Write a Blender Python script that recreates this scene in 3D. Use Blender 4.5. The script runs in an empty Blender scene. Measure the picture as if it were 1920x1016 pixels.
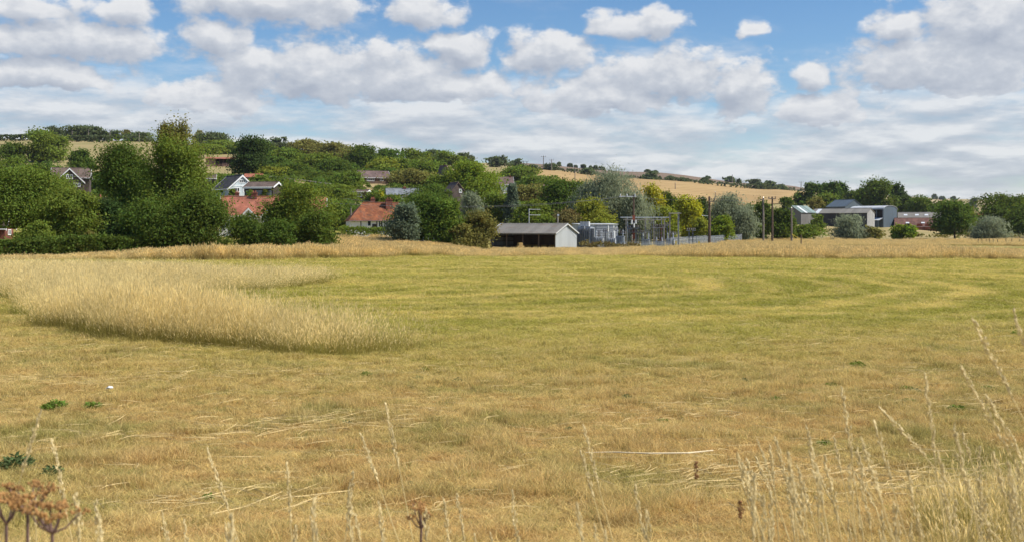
import bpy, math, random
import numpy as np
from mathutils import Vector, Matrix

random.seed(7)
sc = bpy.context.scene
col = sc.collection

# ------------------------------------------------------------------ camera
F = 2000.0            # focal length in pixels of a 1920 wide picture
HY = 425.0            # row of the true horizon
CZ = 2.2              # eye height above the cut field
cam_d = bpy.data.cameras.new('camera')
cam = bpy.data.objects.new('camera', cam_d)
col.objects.link(cam)
cam.location = (0, 0, CZ)
cam.rotation_euler = (math.radians(90), 0, 0)
cam_d.sensor_width = 36.0
cam_d.lens = 36.0 * F / 1920.0
cam_d.shift_y = -(508.0 - HY) / 1920.0
cam_d.clip_start = 0.05
cam_d.clip_end = 20000
cam_d.dof.use_dof = True
cam_d.dof.focus_distance = 38.0
cam_d.dof.aperture_fstop = 6.3
sc.camera = cam

# ------------------------------------------------------------------ sun
SUN = Vector((0.64, -0.10, 0.76)).normalized()
sun_d = bpy.data.lights.new('sun', 'SUN')
sun_d.energy = 4.6
sun_d.angle = math.radians(0.5)
sun_d.color = (1.0, 0.955, 0.87)
sun = bpy.data.objects.new('sun', sun_d)
col.objects.link(sun)
sun.location = (60, 30, 90)
sun.rotation_euler = SUN.to_track_quat('Z', 'Y').to_euler()

# ------------------------------------------------------------------ sky with summer cumulus
world = bpy.data.worlds.new('World')
sc.world = world
world.use_nodes = True
WT = world.node_tree
WT.nodes.clear()
def wn(t, **k):
    n = WT.nodes.new(t)
    for a, b in k.items(): setattr(n, a, b)
    return n
def wl(a, b): WT.links.new(a, b)
def wmath(op, a, b=None, c=None, clamp=False):
    n = wn('ShaderNodeMath', operation=op, use_clamp=clamp)
    for i, v in enumerate((a, b, c)):
        if v is None: continue
        if isinstance(v, (int, float)): n.inputs[i].default_value = v
        else: wl(v, n.inputs[i])
    return n.outputs[0]
def wvec(op, a, b=None, c=None):
    n = wn('ShaderNodeVectorMath', operation=op)
    for i, v in enumerate((a, b, c)):
        if v is None: continue
        if isinstance(v, (tuple, list)): n.inputs[i].default_value = v
        else: wl(v, n.inputs[i])
    return n.outputs['Value'] if op in ('LENGTH', 'DOT_PRODUCT') else n.outputs[0]
def wsmooth(v, lo, hi, a=0.0, b=1.0):
    n = wn('ShaderNodeMapRange', interpolation_type='SMOOTHSTEP')
    wl(v, n.inputs['Value'])
    n.inputs['From Min'].default_value = lo; n.inputs['From Max'].default_value = hi
    n.inputs['To Min'].default_value = a; n.inputs['To Max'].default_value = b
    return n.outputs[0]
def wnoise(v, scale, detail=6.0, rough=0.55, w=0.0):
    n = wn('ShaderNodeTexNoise', noise_dimensions='3D')
    n.inputs['Scale'].default_value = scale
    n.inputs['Detail'].default_value = detail
    n.inputs['Roughness'].default_value = rough
    wl(v, n.inputs['Vector'])
    return n.outputs['Fac']

sky = wn('ShaderNodeTexSky', sky_type='NISHITA')
sky.sun_disc = False
sky.sun_elevation = math.asin(SUN.z)
sky.sun_rotation = math.atan2(SUN.x, SUN.y)
sky.air_density = 1.0
sky.dust_density = 0.1
sky.ozone_density = 3.5
bg_sky = wn('ShaderNodeBackground')
bg_sky.inputs['Strength'].default_value = 0.090
hs_ = wn('ShaderNodeHueSaturation'); hs_.inputs['Saturation'].default_value = 1.2; hs_.inputs['Hue'].default_value = .503; wl(sky.outputs[0], hs_.inputs['Color'])
wl(hs_.outputs[0], bg_sky.inputs['Color'])

tc = wn('ShaderNodeTexCoord')
D_ = wvec('NORMALIZE', tc.outputs['Generated'])
sx = wn('ShaderNodeSeparateXYZ'); wl(D_, sx.inputs[0])
az = wmath('ARCTAN2', sx.outputs[0], sx.outputs[1])
el = wmath('ARCSINE', sx.outputs[2])
cb = wn('ShaderNodeCombineXYZ')
wl(wmath('MULTIPLY', az, 20.0), cb.inputs[0]); wl(wmath('MULTIPLY', el, 20.0), cb.inputs[1])
P = cb.outputs[0]
# centre column, row, half width, half height above, half height below
CL = [(60, 18, 120, 26, 26), (215, 20, 75, 30, 26), (510, 4, 220, 40, 46), (785, 26, 80, 45, 32),
      (120, 82, 240, 52, 34), (410, 70, 70, 38, 36), (90, 142, 150, 40, 32), (470, 118, 90, 48, 70),
      (600, 140, 150, 85, 66), (750, 150, 170, 80, 58), (868, 82, 74, 32, 60), (860, 165, 120, 50, 36),
      (1035, 108, 115, 56, 40), (1165, 46, 72, 32, 26), (1243, 44, 62, 38, 32), (1412, 62, 28, 20, 16),
      (1240, 150, 170, 70, 52), (1120, 180, 200, 56, 46), (1385, 170, 80, 66, 70), (1515, 146, 50, 26, 28),
      (1870, 52, 190, 84, 70), (1700, 118, 140, 52, 52), (1815, 140, 190, 70, 44), (1690, 50, 72, 34, 34),
      (1560, 205, 120, 44, 40), (380, 182, 140, 40, 46)]
def cloud_field(pv):
    warp = wn('ShaderNodeTexNoise'); warp.inputs['Scale'].default_value = 1.1; warp.inputs['Detail'].default_value = 3
    wl(pv, warp.inputs['Vector'])
    q = wvec('MULTIPLY_ADD', wvec('SUBTRACT', warp.outputs['Color'], (.5, .5, .5)), (1.1, 0.42, 0.0), pv)
    cur = None
    for (px, py, rx, up, dn) in CL:
        a = math.atan((px - 960) / F); e = math.atan((HY - py) / F * math.cos(a))
        s = 100.0 / rx
        d = wvec('SUBTRACT', q, (20 * a, 20 * e, 0.0))
        m = wvec('MAXIMUM', wvec('MULTIPLY', d, (s, 100.0 / up, 0.0)), wvec('MULTIPLY', d, (-s, -100.0 / dn, 0.0)))
        l = wvec('LENGTH', m)
        cur = l if cur is None else wmath('MINIMUM', cur, l)
    f = wmath('SUBTRACT', 1.0, cur)
    st = wvec('MULTIPLY', pv, (1.0, 1.5, 1.0))
    n = wnoise(st, 1.7, 8.0, 0.58)
    return wmath('MULTIPLY_ADD', wmath('SUBTRACT', n, 0.5), 1.75, f)
def layer_field(dv, grow=0.0):
    s = wn('ShaderNodeSeparateXYZ'); wl(dv, s.inputs[0])
    den = wmath('MAXIMUM', wmath('ADD', s.outputs[2], 0.15), 0.05)
    c = wn('ShaderNodeCombineXYZ')
    wl(wmath('DIVIDE', s.outputs[0], den), c.inputs[0]); wl(wmath('DIVIDE', s.outputs[1], den), c.inputs[1])
    n = wnoise(c.outputs[0], 1.75, 8.0, 0.60)
    cov = wsmooth(s.outputs[2], 0.07, 0.185, 0.29, -0.03)
    return wmath('ADD', wmath('SUBTRACT', n, 0.5), cov)
fa = cloud_field(P)
fb = cloud_field(wvec('ADD', P, (0.10, 0.24, 0.0)))
la = layer_field(D_)
lb = layer_field(wvec('ADD', D_, (0.0, 0.0, 0.010)))
a1 = wsmooth(fa, -0.10, 0.40)
a2 = wsmooth(la, -0.02, 0.32)
alpha = wmath('MULTIPLY', wmath('MAXIMUM', a1, wmath('MULTIPLY', a2, 0.92)), 0.965)
up_ = wsmooth(sx.outputs[2], -0.002, 0.004)
alpha = wmath('MULTIPLY', alpha, up_)
l1 = wmath('MULTIPLY_ADD', wmath('SUBTRACT', fa, fb), 0.80, 0.52, clamp=True)
l2 = wmath('MULTIPLY_ADD', wmath('SUBTRACT', la, lb), 3.0, 0.56, clamp=True)
mixl = wn('ShaderNodeMix', data_type='FLOAT')
wl(wsmooth(wmath('SUBTRACT', a1, a2), -0.2, 0.35), mixl.inputs[0])
wl(l2, mixl.inputs[2]); wl(l1, mixl.inputs[3])
thick = wmath('MULTIPLY', wsmooth(fa, 0.25, 1.0), 0.16)
lit = wmath('SUBTRACT', mixl.outputs[0], thick, clamp=True)
ramp = wn('ShaderNodeValToRGB')
wl(lit, ramp.inputs[0])
ramp.color_ramp.elements[0].position = 0.05; ramp.color_ramp.elements[0].color = (0.44, 0.485, 0.575, 1)
ramp.color_ramp.elements[1].position = 0.92; ramp.color_ramp.elements[1].color = (0.86, 0.865, 0.88, 1)
e_ = ramp.color_ramp.elements.new(0.5); e_.color = (0.60, 0.635, 0.70, 1)
bg_cl = wn('ShaderNodeBackground')
bg_cl.inputs['Strength'].default_value = 0.72
wl(ramp.outputs[0], bg_cl.inputs['Color'])
mixs = wn('ShaderNodeMixShader')
wl(alpha, mixs.inputs[0]); wl(bg_sky.outputs[0], mixs.inputs[1]); wl(bg_cl.outputs[0], mixs.inputs[2])
wo = wn('ShaderNodeOutputWorld')
wl(mixs.outputs[0], wo.inputs['Surface'])

vs = sc.view_settings
vs.view_transform = 'Standard'; vs.look = 'None'; vs.exposure = 0.42; vs.gamma = 1.0; vs.use_curve_mapping = False
cy = sc.cycles
cy.max_bounces = 6; cy.diffuse_bounces = 3; cy.glossy_bounces = 2; cy.transmission_bounces = 3; cy.volume_bounces = 0
cy.transparent_max_bounces = 6
cy.use_denoising = True

# ------------------------------------------------------------------ helpers: places
rs = np.random.RandomState(11)
def sm(t): t = np.clip(t, 0, 1); return t * t * (3 - 2 * t)
COLS = {
    -500: [(140, 468), (200, 405), (260, 364), (400, 312), (700, 258), (1200, 262), (3500, 330)],
    0:    [(140, 468), (200, 405), (260, 364), (400, 310), (700, 260), (1200, 266), (3500, 330)],
    250:  [(140, 468), (200, 410), (260, 366), (400, 312), (700, 263), (1200, 272), (3500, 330)],
    450:  [(140, 465), (170, 440), (240, 368), (400, 313), (700, 278), (1200, 288), (3500, 340)],
    700:  [(140, 467), (175, 449), (260, 390), (330, 343), (700, 298), (1200, 305), (3500, 350)],
    950:  [(140, 476), (175, 470), (200, 460), (280, 406), (380, 362), (600, 328), (800, 314), (1100, 305), (1800, 318), (3500, 350)],
    1200: [(140, 477), (175, 470), (210, 460), (260, 432), (350, 396), (500, 368), (800, 337), (1200, 322), (1800, 334), (3500, 360)],
    1450: [(140, 477), (175, 469), (240, 456), (350, 420), (500, 388), (650, 374), (900, 356), (1300, 346), (1900, 356), (3500, 372)],
    1650: [(140, 477), (200, 462), (280, 450), (360, 427), (450, 412), (700, 398), (1500, 377), (2300, 366), (3500, 375)],
    1800: [(140, 477), (200, 462), (300, 447), (360, 435), (500, 425), (900, 398), (1500, 386), (2400, 373), (3500, 380)],
    2000: [(140, 477), (200, 462), (300, 447), (400, 440), (700, 418), (1500, 392), (2400, 386), (3500, 388)],
    2500: [(140, 477), (200, 462), (300, 447), (400, 440), (700, 418), (1500, 394), (2400, 389), (3500, 390)],
}
CPX = sorted(COLS)
_prof = []
for c in CPX:
    ds = [0.0, 2.0, 8.5, 10.0, 100.0]; zs = [0.62, 0.60, 0.03, 0.0, -0.945]
    for d, py in COLS[c]:
        ds.append(d); zs.append(CZ - (py - HY) * d / F)
    _prof.append((np.array(ds), np.array(zs)))
def gz(X, Y):
    X = np.asarray(X, float); Y = np.asarray(Y, float)
    px = np.clip(960 + F * X / np.maximum(Y, 60.0), CPX[0], CPX[-1] - 1e-6)
    Z = np.stack([(np.interp(Y * .93, a, b) + np.interp(Y, a, b) * 2 + np.interp(Y * 1.07, a, b)) / 4 for a, b in _prof])
    Z = Z.reshape(len(CPX), -1)
    pf = px.reshape(-1); i = np.clip(np.searchsorted(CPX, pf, side='right') - 1, 0, len(CPX) - 2)
    c = np.array(CPX, float); t = sm((pf - c[i]) / (c[i + 1] - c[i]))
    k = np.arange(pf.size)
    z = Z[i, k] * (1 - t) + Z[i + 1, k] * t
    xf, yf = X.reshape(-1), Y.reshape(-1)
    z = z + 0.035 * np.sin(xf * .33 + 1.3) * np.sin(yf * .21) + 0.02 * np.sin(xf * .9 + yf * .7)
    return z.reshape(X.shape) if X.shape else float(z[0])
def xw(px, d): return (px - 960.0) / F * d
def zw(py, d): return CZ - (py - HY) / F * d
def hit(px, py, d0=8.0, d1=3400.0):
    dd = np.exp(np.linspace(math.log(d0), math.log(d1), 1500))
    g = gz(xw(px, dd), dd); line = zw(py, dd)
    k = np.nonzero(g >= line)[0]
    return float(dd[k[0]]) if len(k) else d1

# ------------------------------------------------------------------ helpers: objects and meshes
def tag(o, label=None, cat=None, group=None, kind=None):
    if label: o['label'] = label
    if cat: o['category'] = cat
    if group: o['group'] = group
    if kind: o['kind'] = kind
    return o
def empty(name, loc, rz=0.0, label=None, cat=None, group=None):
    o = bpy.data.objects.new(name, None); col.objects.link(o)
    o.empty_display_size = 0.3
    o.location = loc; o.rotation_euler = (0, 0, rz)
    return tag(o, label, cat, group)
def link(name, me, parent=None, mat=None):
    o = bpy.data.objects.new(name, me); col.objects.link(o)
    if mat is not None and not me.materials: me.materials.append(mat)
    if parent is not None: o.parent = parent
    return o
class MB:
    def __init__(s): s.v = []; s.f = []
    def add(s, vs, fs):
        b = len(s.v); s.v += [tuple(p) for p in vs]; s.f += [tuple(b + i for i in f) for f in fs]; return s
    def box(s, x0, x1, y0, y1, z0, z1):
        return s.add([(x0, y0, z0), (x1, y0, z0), (x1, y1, z0), (x0, y1, z0), (x0, y0, z1), (x1, y0, z1), (x1, y1, z1), (x0, y1, z1)],
                     [(0, 3, 2, 1), (4, 5, 6, 7), (0, 1, 5, 4), (1, 2, 6, 5), (2, 3, 7, 6), (3, 0, 4, 7)])
    def tube(s, pts, rad, n=6, cap=True):
        pts = [Vector(p) for p in pts]
        if not isinstance(rad, (list, tuple)): rad = [rad] * len(pts)
        b = len(s.v)
        for i, p in enumerate(pts):
            t = (pts[min(i + 1, len(pts) - 1)] - pts[max(i - 1, 0)]).normalized()
            u = t.cross(Vector((0, 1, 0)) if abs(t.y) < .9 else Vector((1, 0, 0))).normalized(); w = t.cross(u)
            for k in range(n):
                a = 2 * math.pi * k / n
                s.v.append(tuple(p + (u * math.cos(a) + w * math.sin(a)) * rad[i]))
        for i in range(len(pts) - 1):
            for k in range(n):
                s.f.append((b + i * n + k, b + i * n + (k + 1) % n, b + (i + 1) * n + (k + 1) % n, b + (i + 1) * n + k))
        if cap:
            s.f.append(tuple(b + k for k in range(n))[::-1]); s.f.append(tuple(b + (len(pts) - 1) * n + k for k in range(n)))
        return s
    def slab(s, quad, t):
        q = [Vector(p) for p in quad]; n = (q[1] - q[0]).cross(q[2] - q[0]).normalized() * t
        m = len(q); vs = [p for p in q] + [p - n for p in q]
        fs = [tuple(range(m)), tuple(range(2 * m - 1, m - 1, -1))]
        for i in range(m):
            j = (i + 1) % m; fs.append((i, m + i, m + j, j))
        return s.add(vs, fs)
    def prism(s, poly, y0, y1):       # poly in x,z, extruded along y
        m = len(poly); vs = [(x, y0, z) for x, z in poly] + [(x, y1, z) for x, z in poly]
        fs = [tuple(range(m)), tuple(range(2 * m - 1, m - 1, -1))]
        for i in range(m):
            j = (i + 1) % m; fs.append((i, m + i, m + j, j))
        return s.add(vs, fs)
    def prismx(s, poly, x0, x1):      # poly in y,z, extruded along x
        m = len(poly); vs = [(x0, y, z) for y, z in poly] + [(x1, y, z) for y, z in poly]
        fs = [tuple(range(m))[::-1], tuple(range(m, 2 * m))]
        for i in range(m):
            j = (i + 1) % m; fs.append((i, j, m + j, m + i))
        return s.add(vs, fs)
    def ball(s, c, r, n=6, m=4):
        b = len(s.v); c = Vector(c)
        if not isinstance(r, (tuple, list)): r = (r, r, r)
        s.v.append((c.x, c.y, c.z + r[2]))
        for i in range(1, m):
            th = math.pi * i / m
            for k in range(n):
                a = 2 * math.pi * k / n
                s.v.append((c.x + r[0] * math.sin(th) * math.cos(a), c.y + r[1] * math.sin(th) * math.sin(a), c.z + r[2] * math.cos(th)))
        s.v.append((c.x, c.y, c.z - r[2])); e = len(s.v) - 1
        for k in range(n): s.f.append((b, b + 1 + k, b + 1 + (k + 1) % n))
        for i in range(m - 2):
            for k in range(n):
                o = b + 1 + i * n
                s.f.append((o + k, o + n + k, o + n + (k + 1) % n, o + (k + 1) % n))
        o = b + 1 + (m - 2) * n
        for k in range(n): s.f.append((o + k, e, o + (k + 1) % n))
        return s
    def mesh(s, name):
        me = bpy.data.meshes.new(name); me.from_pydata(s.v, [], s.f); me.update(); return me
    def build(s, name, mat, parent=None):
        return link(name, s.mesh(name), parent, mat)
def quads_mesh(name, V, rnd=None, clump=None, hh=None):
    """V: n x 4 x 3 -> fast quad soup with per-face values"""
    n = len(V); me = bpy.data.meshes.new(name)
    me.vertices.add(4 * n); me.vertices.foreach_set('co', np.ascontiguousarray(V, np.float32).reshape(-1))
    me.loops.add(4 * n); me.loops.foreach_set('vertex_index', np.arange(4 * n, dtype=np.int32))
    me.polygons.add(n); me.polygons.foreach_set('loop_start', np.arange(0, 4 * n, 4, dtype=np.int32))
    if rnd is not None:
        a = me.attributes.new('rnd', 'FLOAT', 'FACE'); a.data.foreach_set('value', np.asarray(rnd, np.float32))
    if clump is not None:
        a = me.attributes.new('clump', 'FLOAT', 'FACE'); a.data.foreach_set('value', np.asarray(clump, np.float32))
    if hh is not None:
        a = me.attributes.new('hh', 'FLOAT', 'POINT'); a.data.foreach_set('value', np.asarray(hh, np.float32).reshape(-1))
    me.update(calc_edges=True); me.validate()
    return me

# ------------------------------------------------------------------ materials
class NT:
    def __init__(s, name):
        s.m = bpy.data.materials.new(name); s.m.use_nodes = True; s.t = s.m.node_tree; s.t.nodes.clear()
        s.out = s.n('ShaderNodeOutputMaterial')
    def n(s, t, **k):
        x = s.t.nodes.new(t)
        for a, b in k.items(): setattr(x, a, b)
        return x
    def l(s, a, b): s.t.links.new(a, b)
    def setin(s, sock, v):
        if isinstance(v, (int, float)): sock.default_value = v
        elif isinstance(v, (tuple, list)):
            sock.default_value = tuple(v) + ((1,) if len(v) == 3 and sock.type == 'RGBA' else ())
        else: s.l(v, sock)
    def math(s, op, a, b=None, c=None, clamp=False):
        x = s.n('ShaderNodeMath', operation=op, use_clamp=clamp)
        for i, v in enumerate((a, b, c)):
            if v is not None: s.setin(x.inputs[i], v)
        return x.outputs[0]
    def vec(s, op, a, b=None, c=None):
        x = s.n('ShaderNodeVectorMath', operation=op)
        for i, v in enumerate((a, b, c)):
            if v is not None: s.setin(x.inputs[i], v)
        return x.outputs['Value'] if op in ('LENGTH', 'DOT_PRODUCT') else x.outputs[0]
    def noise(s, v, scale, detail=4, rough=.55, color=False):
        x = s.n('ShaderNodeTexNoise'); x.inputs['Scale'].default_value = scale
        x.inputs['Detail'].default_value = detail; x.inputs['Roughness'].default_value = rough
        if v is not None: s.l(v, x.inputs['Vector'])
        return x.outputs['Color' if color else 'Fac']
    def rng(s, v, lo, hi, a=0., b=1., smooth=True):
        x = s.n('ShaderNodeMapRange', interpolation_type='SMOOTHSTEP' if smooth else 'LINEAR')
        s.setin(x.inputs['Value'], v)
        for nm, q in (('From Min', lo), ('From Max', hi), ('To Min', a), ('To Max', b)): x.inputs[nm].default_value = q
        return x.outputs[0]
    def mix(s, f, a, b, blend='MIX'):
        x = s.n('ShaderNodeMix', data_type='RGBA', blend_type=blend)
        s.setin(x.inputs[0], f); s.setin(x.inputs[6], a); s.setin(x.inputs[7], b)
        return x.outputs[2]
    def attr(s, name):
        x = s.n('ShaderNodeAttribute'); x.attribute_name = name; return x.outputs['Fac']
    def pos(s): return s.n('ShaderNodeNewGeometry').outputs['Position']
    def obj(s): return s.n('ShaderNodeTexCoord').outputs['Object']
    def hsv(s, c, h=.5, sat=1., v=1.):
        x = s.n('ShaderNodeHueSaturation'); s.setin(x.inputs['Color'], c)
        s.setin(x.inputs['Hue'], h); s.setin(x.inputs['Saturation'], sat); s.setin(x.inputs['Value'], v)
        return x.outputs[0]
    def pbr(s, c, rough=.8, metal=0., bump=None, bstr=.4, bdist=.02, spec=.3):
        p = s.n('ShaderNodeBsdfPrincipled')
        s.setin(p.inputs['Base Color'], c); s.setin(p.inputs['Roughness'], rough); s.setin(p.inputs['Metallic'], metal)
        p.inputs['Specular IOR Level'].default_value = spec
        if bump is not None:
            b = s.n('ShaderNodeBump'); b.inputs['Strength'].default_value = bstr; b.inputs['Distance'].default_value = bdist
            s.l(bump, b.inputs['Height']); s.l(b.outputs[0], p.inputs['Normal'])
        s.l(p.outputs[0], s.out.inputs[0]); return s.m
    def leafy(s, c, trans=.3, tcol=None, gloss=0.0):
        d = s.n('ShaderNodeBsdfDiffuse'); t = s.n('ShaderNodeBsdfTranslucent')
        s.setin(d.inputs['Color'], c); s.setin(t.inputs['Color'], tcol if tcol is not None else c)
        m = s.n('ShaderNodeMixShader'); m.inputs[0].default_value = trans
        s.l(d.outputs[0], m.inputs[1]); s.l(t.outputs[0], m.inputs[2])
        r = m.outputs[0]
        if gloss:
            g = s.n('ShaderNodeBsdfGlossy'); g.inputs['Roughness'].default_value = .45
            g.inputs['Color'].default_value = (1, 1, 1, 1)
            m2 = s.n('ShaderNodeMixShader'); m2.inputs[0].default_value = gloss
            s.l(r, m2.inputs[1]); s.l(g.outputs[0], m2.inputs[2]); r = m2.outputs[0]
        s.l(r, s.out.inputs[0]); return s.m
def plain(name, c, rough=.75, var=.25, scale=3., metal=0., bump=0., spec=.3):
    k = NT(name); o = k.obj()
    a = k.noise(o, scale, 5, .6); b = k.noise(o, scale * .17, 3)
    f = k.math('ADD', k.rng(a, .25, .75, 1 - var, 1 + var), k.rng(b, .25, .75, -var * .5, var * .5))
    return k.pbr(k.hsv(c, .5, 1., f), rough, metal, a if bump else None, bump, .02, spec)
def tiles(name, c1, c2, sx=3.6, sz=6., weather=(.16, .15, .12), wamt=.35, axis='x'):
    """clay or slate courses: x along the roof, z up it"""
    k = NT(name); o = k.obj()
    b = k.n('ShaderNodeTexBrick'); b.inputs['Scale'].default_value = 1.0
    b.inputs['Brick Width'].default_value = 1.0 / sx; b.inputs['Row Height'].default_value = 1.0 / sz; b.inputs['Mortar Size'].default_value = .012
    sp = k.n('ShaderNodeSeparateXYZ'); k.l(o, sp.inputs[0])
    cm = k.n('ShaderNodeCombineXYZ')
    k.l(k.math('ADD', sp.outputs[0], sp.outputs[1]) if axis == 'x' else sp.outputs[1], cm.inputs[0]); k.l(sp.outputs[2], cm.inputs[1])
    k.l(cm.outputs[0], b.inputs['Vector'])
    b.inputs['Color1'].default_value = c1 + (1,); b.inputs['Color2'].default_value = c2 + (1,)
    b.inputs['Mortar'].default_value = tuple(.45 * q for q in c1) + (1,)
    w = k.rng(k.noise(o, 1.4, 6, .65), .45, .75, 0, wamt)
    c = k.mix(w, b.outputs['Color'], weather)
    c = k.hsv(c, .5, 1., k.rng(k.noise(o, .9, 5, .65), .32, .68, .66, 1.22))
    return k.pbr(c, .85, 0, b.outputs['Fac'], -.3, .02)
def ribbed(name, c, period=.2, axis=0, rough=.55, rust=0.0, metal=0., var=.2, dirt=(.12, .10, .08)):
    """corrugated sheet: ribs across the given object axis, sheets slightly different from one another"""
    k = NT(name); o = k.obj(); sp = k.n('ShaderNodeSeparateXYZ'); k.l(o, sp.inputs[0])
    a = sp.outputs[axis]
    rib = k.math('SINE', k.math('MULTIPLY', a, 2 * math.pi / period))
    sheet = k.n('ShaderNodeTexWhiteNoise', noise_dimensions='1D'); k.l(k.math('FLOOR', k.math('DIVIDE', a, 1.0)), sheet.inputs['W'])
    f = k.rng(sheet.outputs['Value'], 0, 1, 1 - var, 1 + var, False)
    cc = k.hsv(c, .5, 1., f)
    st = k.vec('MULTIPLY', o, (2.2, 2.2, .35))
    d = k.rng(k.noise(st, 1.0, 6, .65), .48, .78, 0, .55)
    cc = k.mix(d, cc, dirt)
    if rust: cc = k.mix(k.rng(k.noise(o, .8, 6, .7), .52, .7, 0, rust), cc, (.20, .085, .04))
    cc = k.mix(k.rng(rib, -1, -.3, .35, 0), cc, (.06, .06, .06))
    return k.pbr(cc, rough, metal, rib, .5, .03)
def leaf_mat(name, c, var=.24, hue=.02, trans=.42, warm=None, gloss=0.0):
    k = NT(name)
    r = k.attr('rnd'); q = k.attr('clump')
    oi = k.n('ShaderNodeObjectInfo').outputs['Random']
    v = k.math('ADD', k.rng(r, 0, 1, 1 - var, 1 + var, False), k.rng(q, 0, 1, -var * .8, var * .8, False))
    h = k.math('ADD', k.rng(q, 0, 1, .5 - hue, .5 + hue, False), k.rng(oi, 0, 1, -hue * .4, hue * .4, False))
    cc = k.hsv(c, h, 1., v)
    if warm: cc = k.mix(k.rng(q, .72, .95, 0, .75), cc, warm)
    t = k.hsv(cc, .485, 1.1, 1.35)
    return k.leafy(cc, trans, t, gloss)
M = {}
M['leaf_dark'] = leaf_mat('leaf_dark', (0.104, 0.152, 0.03))
M['leaf_deep'] = leaf_mat('leaf_deep', (0.066, 0.104, 0.03))
M['leaf_mid'] = leaf_mat('leaf_mid', (0.158, 0.21, 0.038))
M['leaf_bright'] = leaf_mat('leaf_bright', (0.19, 0.255, 0.036))
M['leaf_olive'] = leaf_mat('leaf_olive', (0.225, 0.22, 0.062), warm=(.19, .15, .035))
M['leaf_yellow'] = leaf_mat('leaf_yellow', (0.245, 0.27, 0.045))
M['leaf_gold'] = leaf_mat('leaf_gold', (0.4, 0.39, 0.045), var=.24, hue=.015)
M['leaf_grey'] = leaf_mat('leaf_grey', (0.25, 0.28, 0.175), var=.26, hue=.01)
M['leaf_blue'] = leaf_mat('leaf_blue', (0.16, 0.2, 0.125), var=.25, hue=.01)
M['leaf_rust'] = leaf_mat('leaf_rust', (0.19, 0.155, 0.06), var=.35, hue=.02)
M['leaf_hill'] = leaf_mat('leaf_hill', (0.125, 0.155, 0.068), var=.3)
M['bark'] = plain('bark', (.11, .085, .06), .9, .35, 6)
M['brick'] = tiles('brick', (.29, .10, .065), (.22, .072, .048), 4.4, 12., (.2, .15, .12), .3)
M['white'] = plain('white_render', (.72, .71, .67), .8, .08, 2.)
M['shed_trim'] = plain('shed_trim', (.50, .50, .48), .6, .1, 3.)
M['white_paint'] = plain('white_paint', (.80, .80, .78), .55, .05, 3.)
M['pale_clad'] = ribbed('pale_clad', (.62, .70, .72), .16, 2, .7, 0, 0, .04)
M['tile_red'] = tiles('tile_red', (.31, .108, .042), (.19, .058, .028), 3, 5, (.13, .085, .06), .75)
M['tile_pink'] = tiles('tile_pink', (.40, .145, .088), (.34, .118, .070), 4, 7, (.26, .16, .11), .25)
M['tile_brown'] = tiles('tile_brown', (.165, .115, .09), (.125, .088, .073), 3, 5, (.15, .13, .1), .4)
M['tile_plum'] = tiles('tile_plum', (.17, .112, .095), (.14, .092, .085), 3, 5, (.16, .14, .12), .4)
M['tile_barn'] = tiles('tile_barn', (.215, .105, .078), (.165, .080, .062), 3, 5, (.15, .12, .1), .35)
M['slate'] = tiles('slate', (.22, .235, .25), (.17, .185, .2), 3, 5, (.3, .3, .26), .4)
M['dark_roof'] = tiles('dark_roof', (.075, .07, .072), (.06, .057, .06), 3, 5, (.12, .11, .1), .4)
M['timber'] = ribbed('timber', (.15, .092, .062), .22, 0, .85, 0, 0, .25)
M['timber_pink'] = ribbed('timber_pink', (.34, .19, .15), .22, 0, .85, 0, 0, .25)
M['dark_timber'] = ribbed('dark_timber', (.05, .038, .030), .2, 0, .85, 0, 0, .3)
M['tile_hung'] = tiles('tile_hung', (.115, .08, .068), (.09, .066, .058), 3, 6)
M['shed_roof'] = ribbed('shed_roof', (.235, .215, .185), .3, 0, .8, .35, 0, .12)
M['shed_clad'] = ribbed('shed_clad', (.43, .445, .445), .25, 1, .6, 0, 0, .05, (.4, .4, .36))
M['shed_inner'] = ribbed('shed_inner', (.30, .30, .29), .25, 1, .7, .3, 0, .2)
M['green_roof'] = ribbed('green_roof', (.20, .265, .245), .25, 0, .6, .12, 0, .28)
M['grey_board'] = ribbed('grey_board', (.21, .20, .185), .2, 0, .85, 0, 0, .18)
M['dark_board'] = ribbed('dark_board', (.060, .058, .062), .22, 0, .85, 0, 0, .25)
M['cement_roof'] = ribbed('cement_roof', (.25, .232, .20), .3, 0, .9, .12, 0, .13)
M['pale_gable'] = ribbed('pale_gable', (.40, .39, .37), .25, 1, .8, .1, 0, .1)
M['slate_sheet'] = ribbed('slate_sheet', (.115, .150, .180), .25, 0, .55, 0, 0, .07)
M['slate_sheet_side'] = ribbed('slate_sheet_side', (.105, .140, .168), .25, 1, .55, 0, 0, .07)
M['zinc'] = ribbed('zinc', (.60, .61, .61), .25, 0, .5, .05, 0, .07)
M['skylight'] = plain('skylight', (.68, .70, .71), .35, .1, 2.)
M['steel'] = plain('galvanised_steel', (.40, .42, .44), .5, .18, 3., .25)
M['steel_dark'] = plain('dark_steel', (.15, .16, .175), .5, .2, 3., .2)
M['cab_white'] = ribbed('cabinet_white', (.66, .68, .69), .5, 0, .55, 0, 0, .06)
M['cab_grey'] = ribbed('cabinet_grey', (.27, .285, .31), .14, 0, .55, 0, 0, .12)
M['cab_mid'] = plain('cabinet_mid', (.33, .35, .38), .5, .12, 2.)
M['ceramic'] = plain('ceramic_brown', (.045, .03, .028), .25, .2, 3., 0, 0, .5)
M['ceramic_grey'] = plain('ceramic_grey', (.42, .44, .47), .3, .15, 3.)
M['rust'] = plain('red_oxide', (.30, .095, .06), .8, .25, 3.)
M['pole'] = plain('pole_wood', (.125, .085, .062), .9, .3, 4.)
M['pole_grey'] = plain('pole_wood_grey', (.22, .185, .155), .9, .25, 4.)
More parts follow.
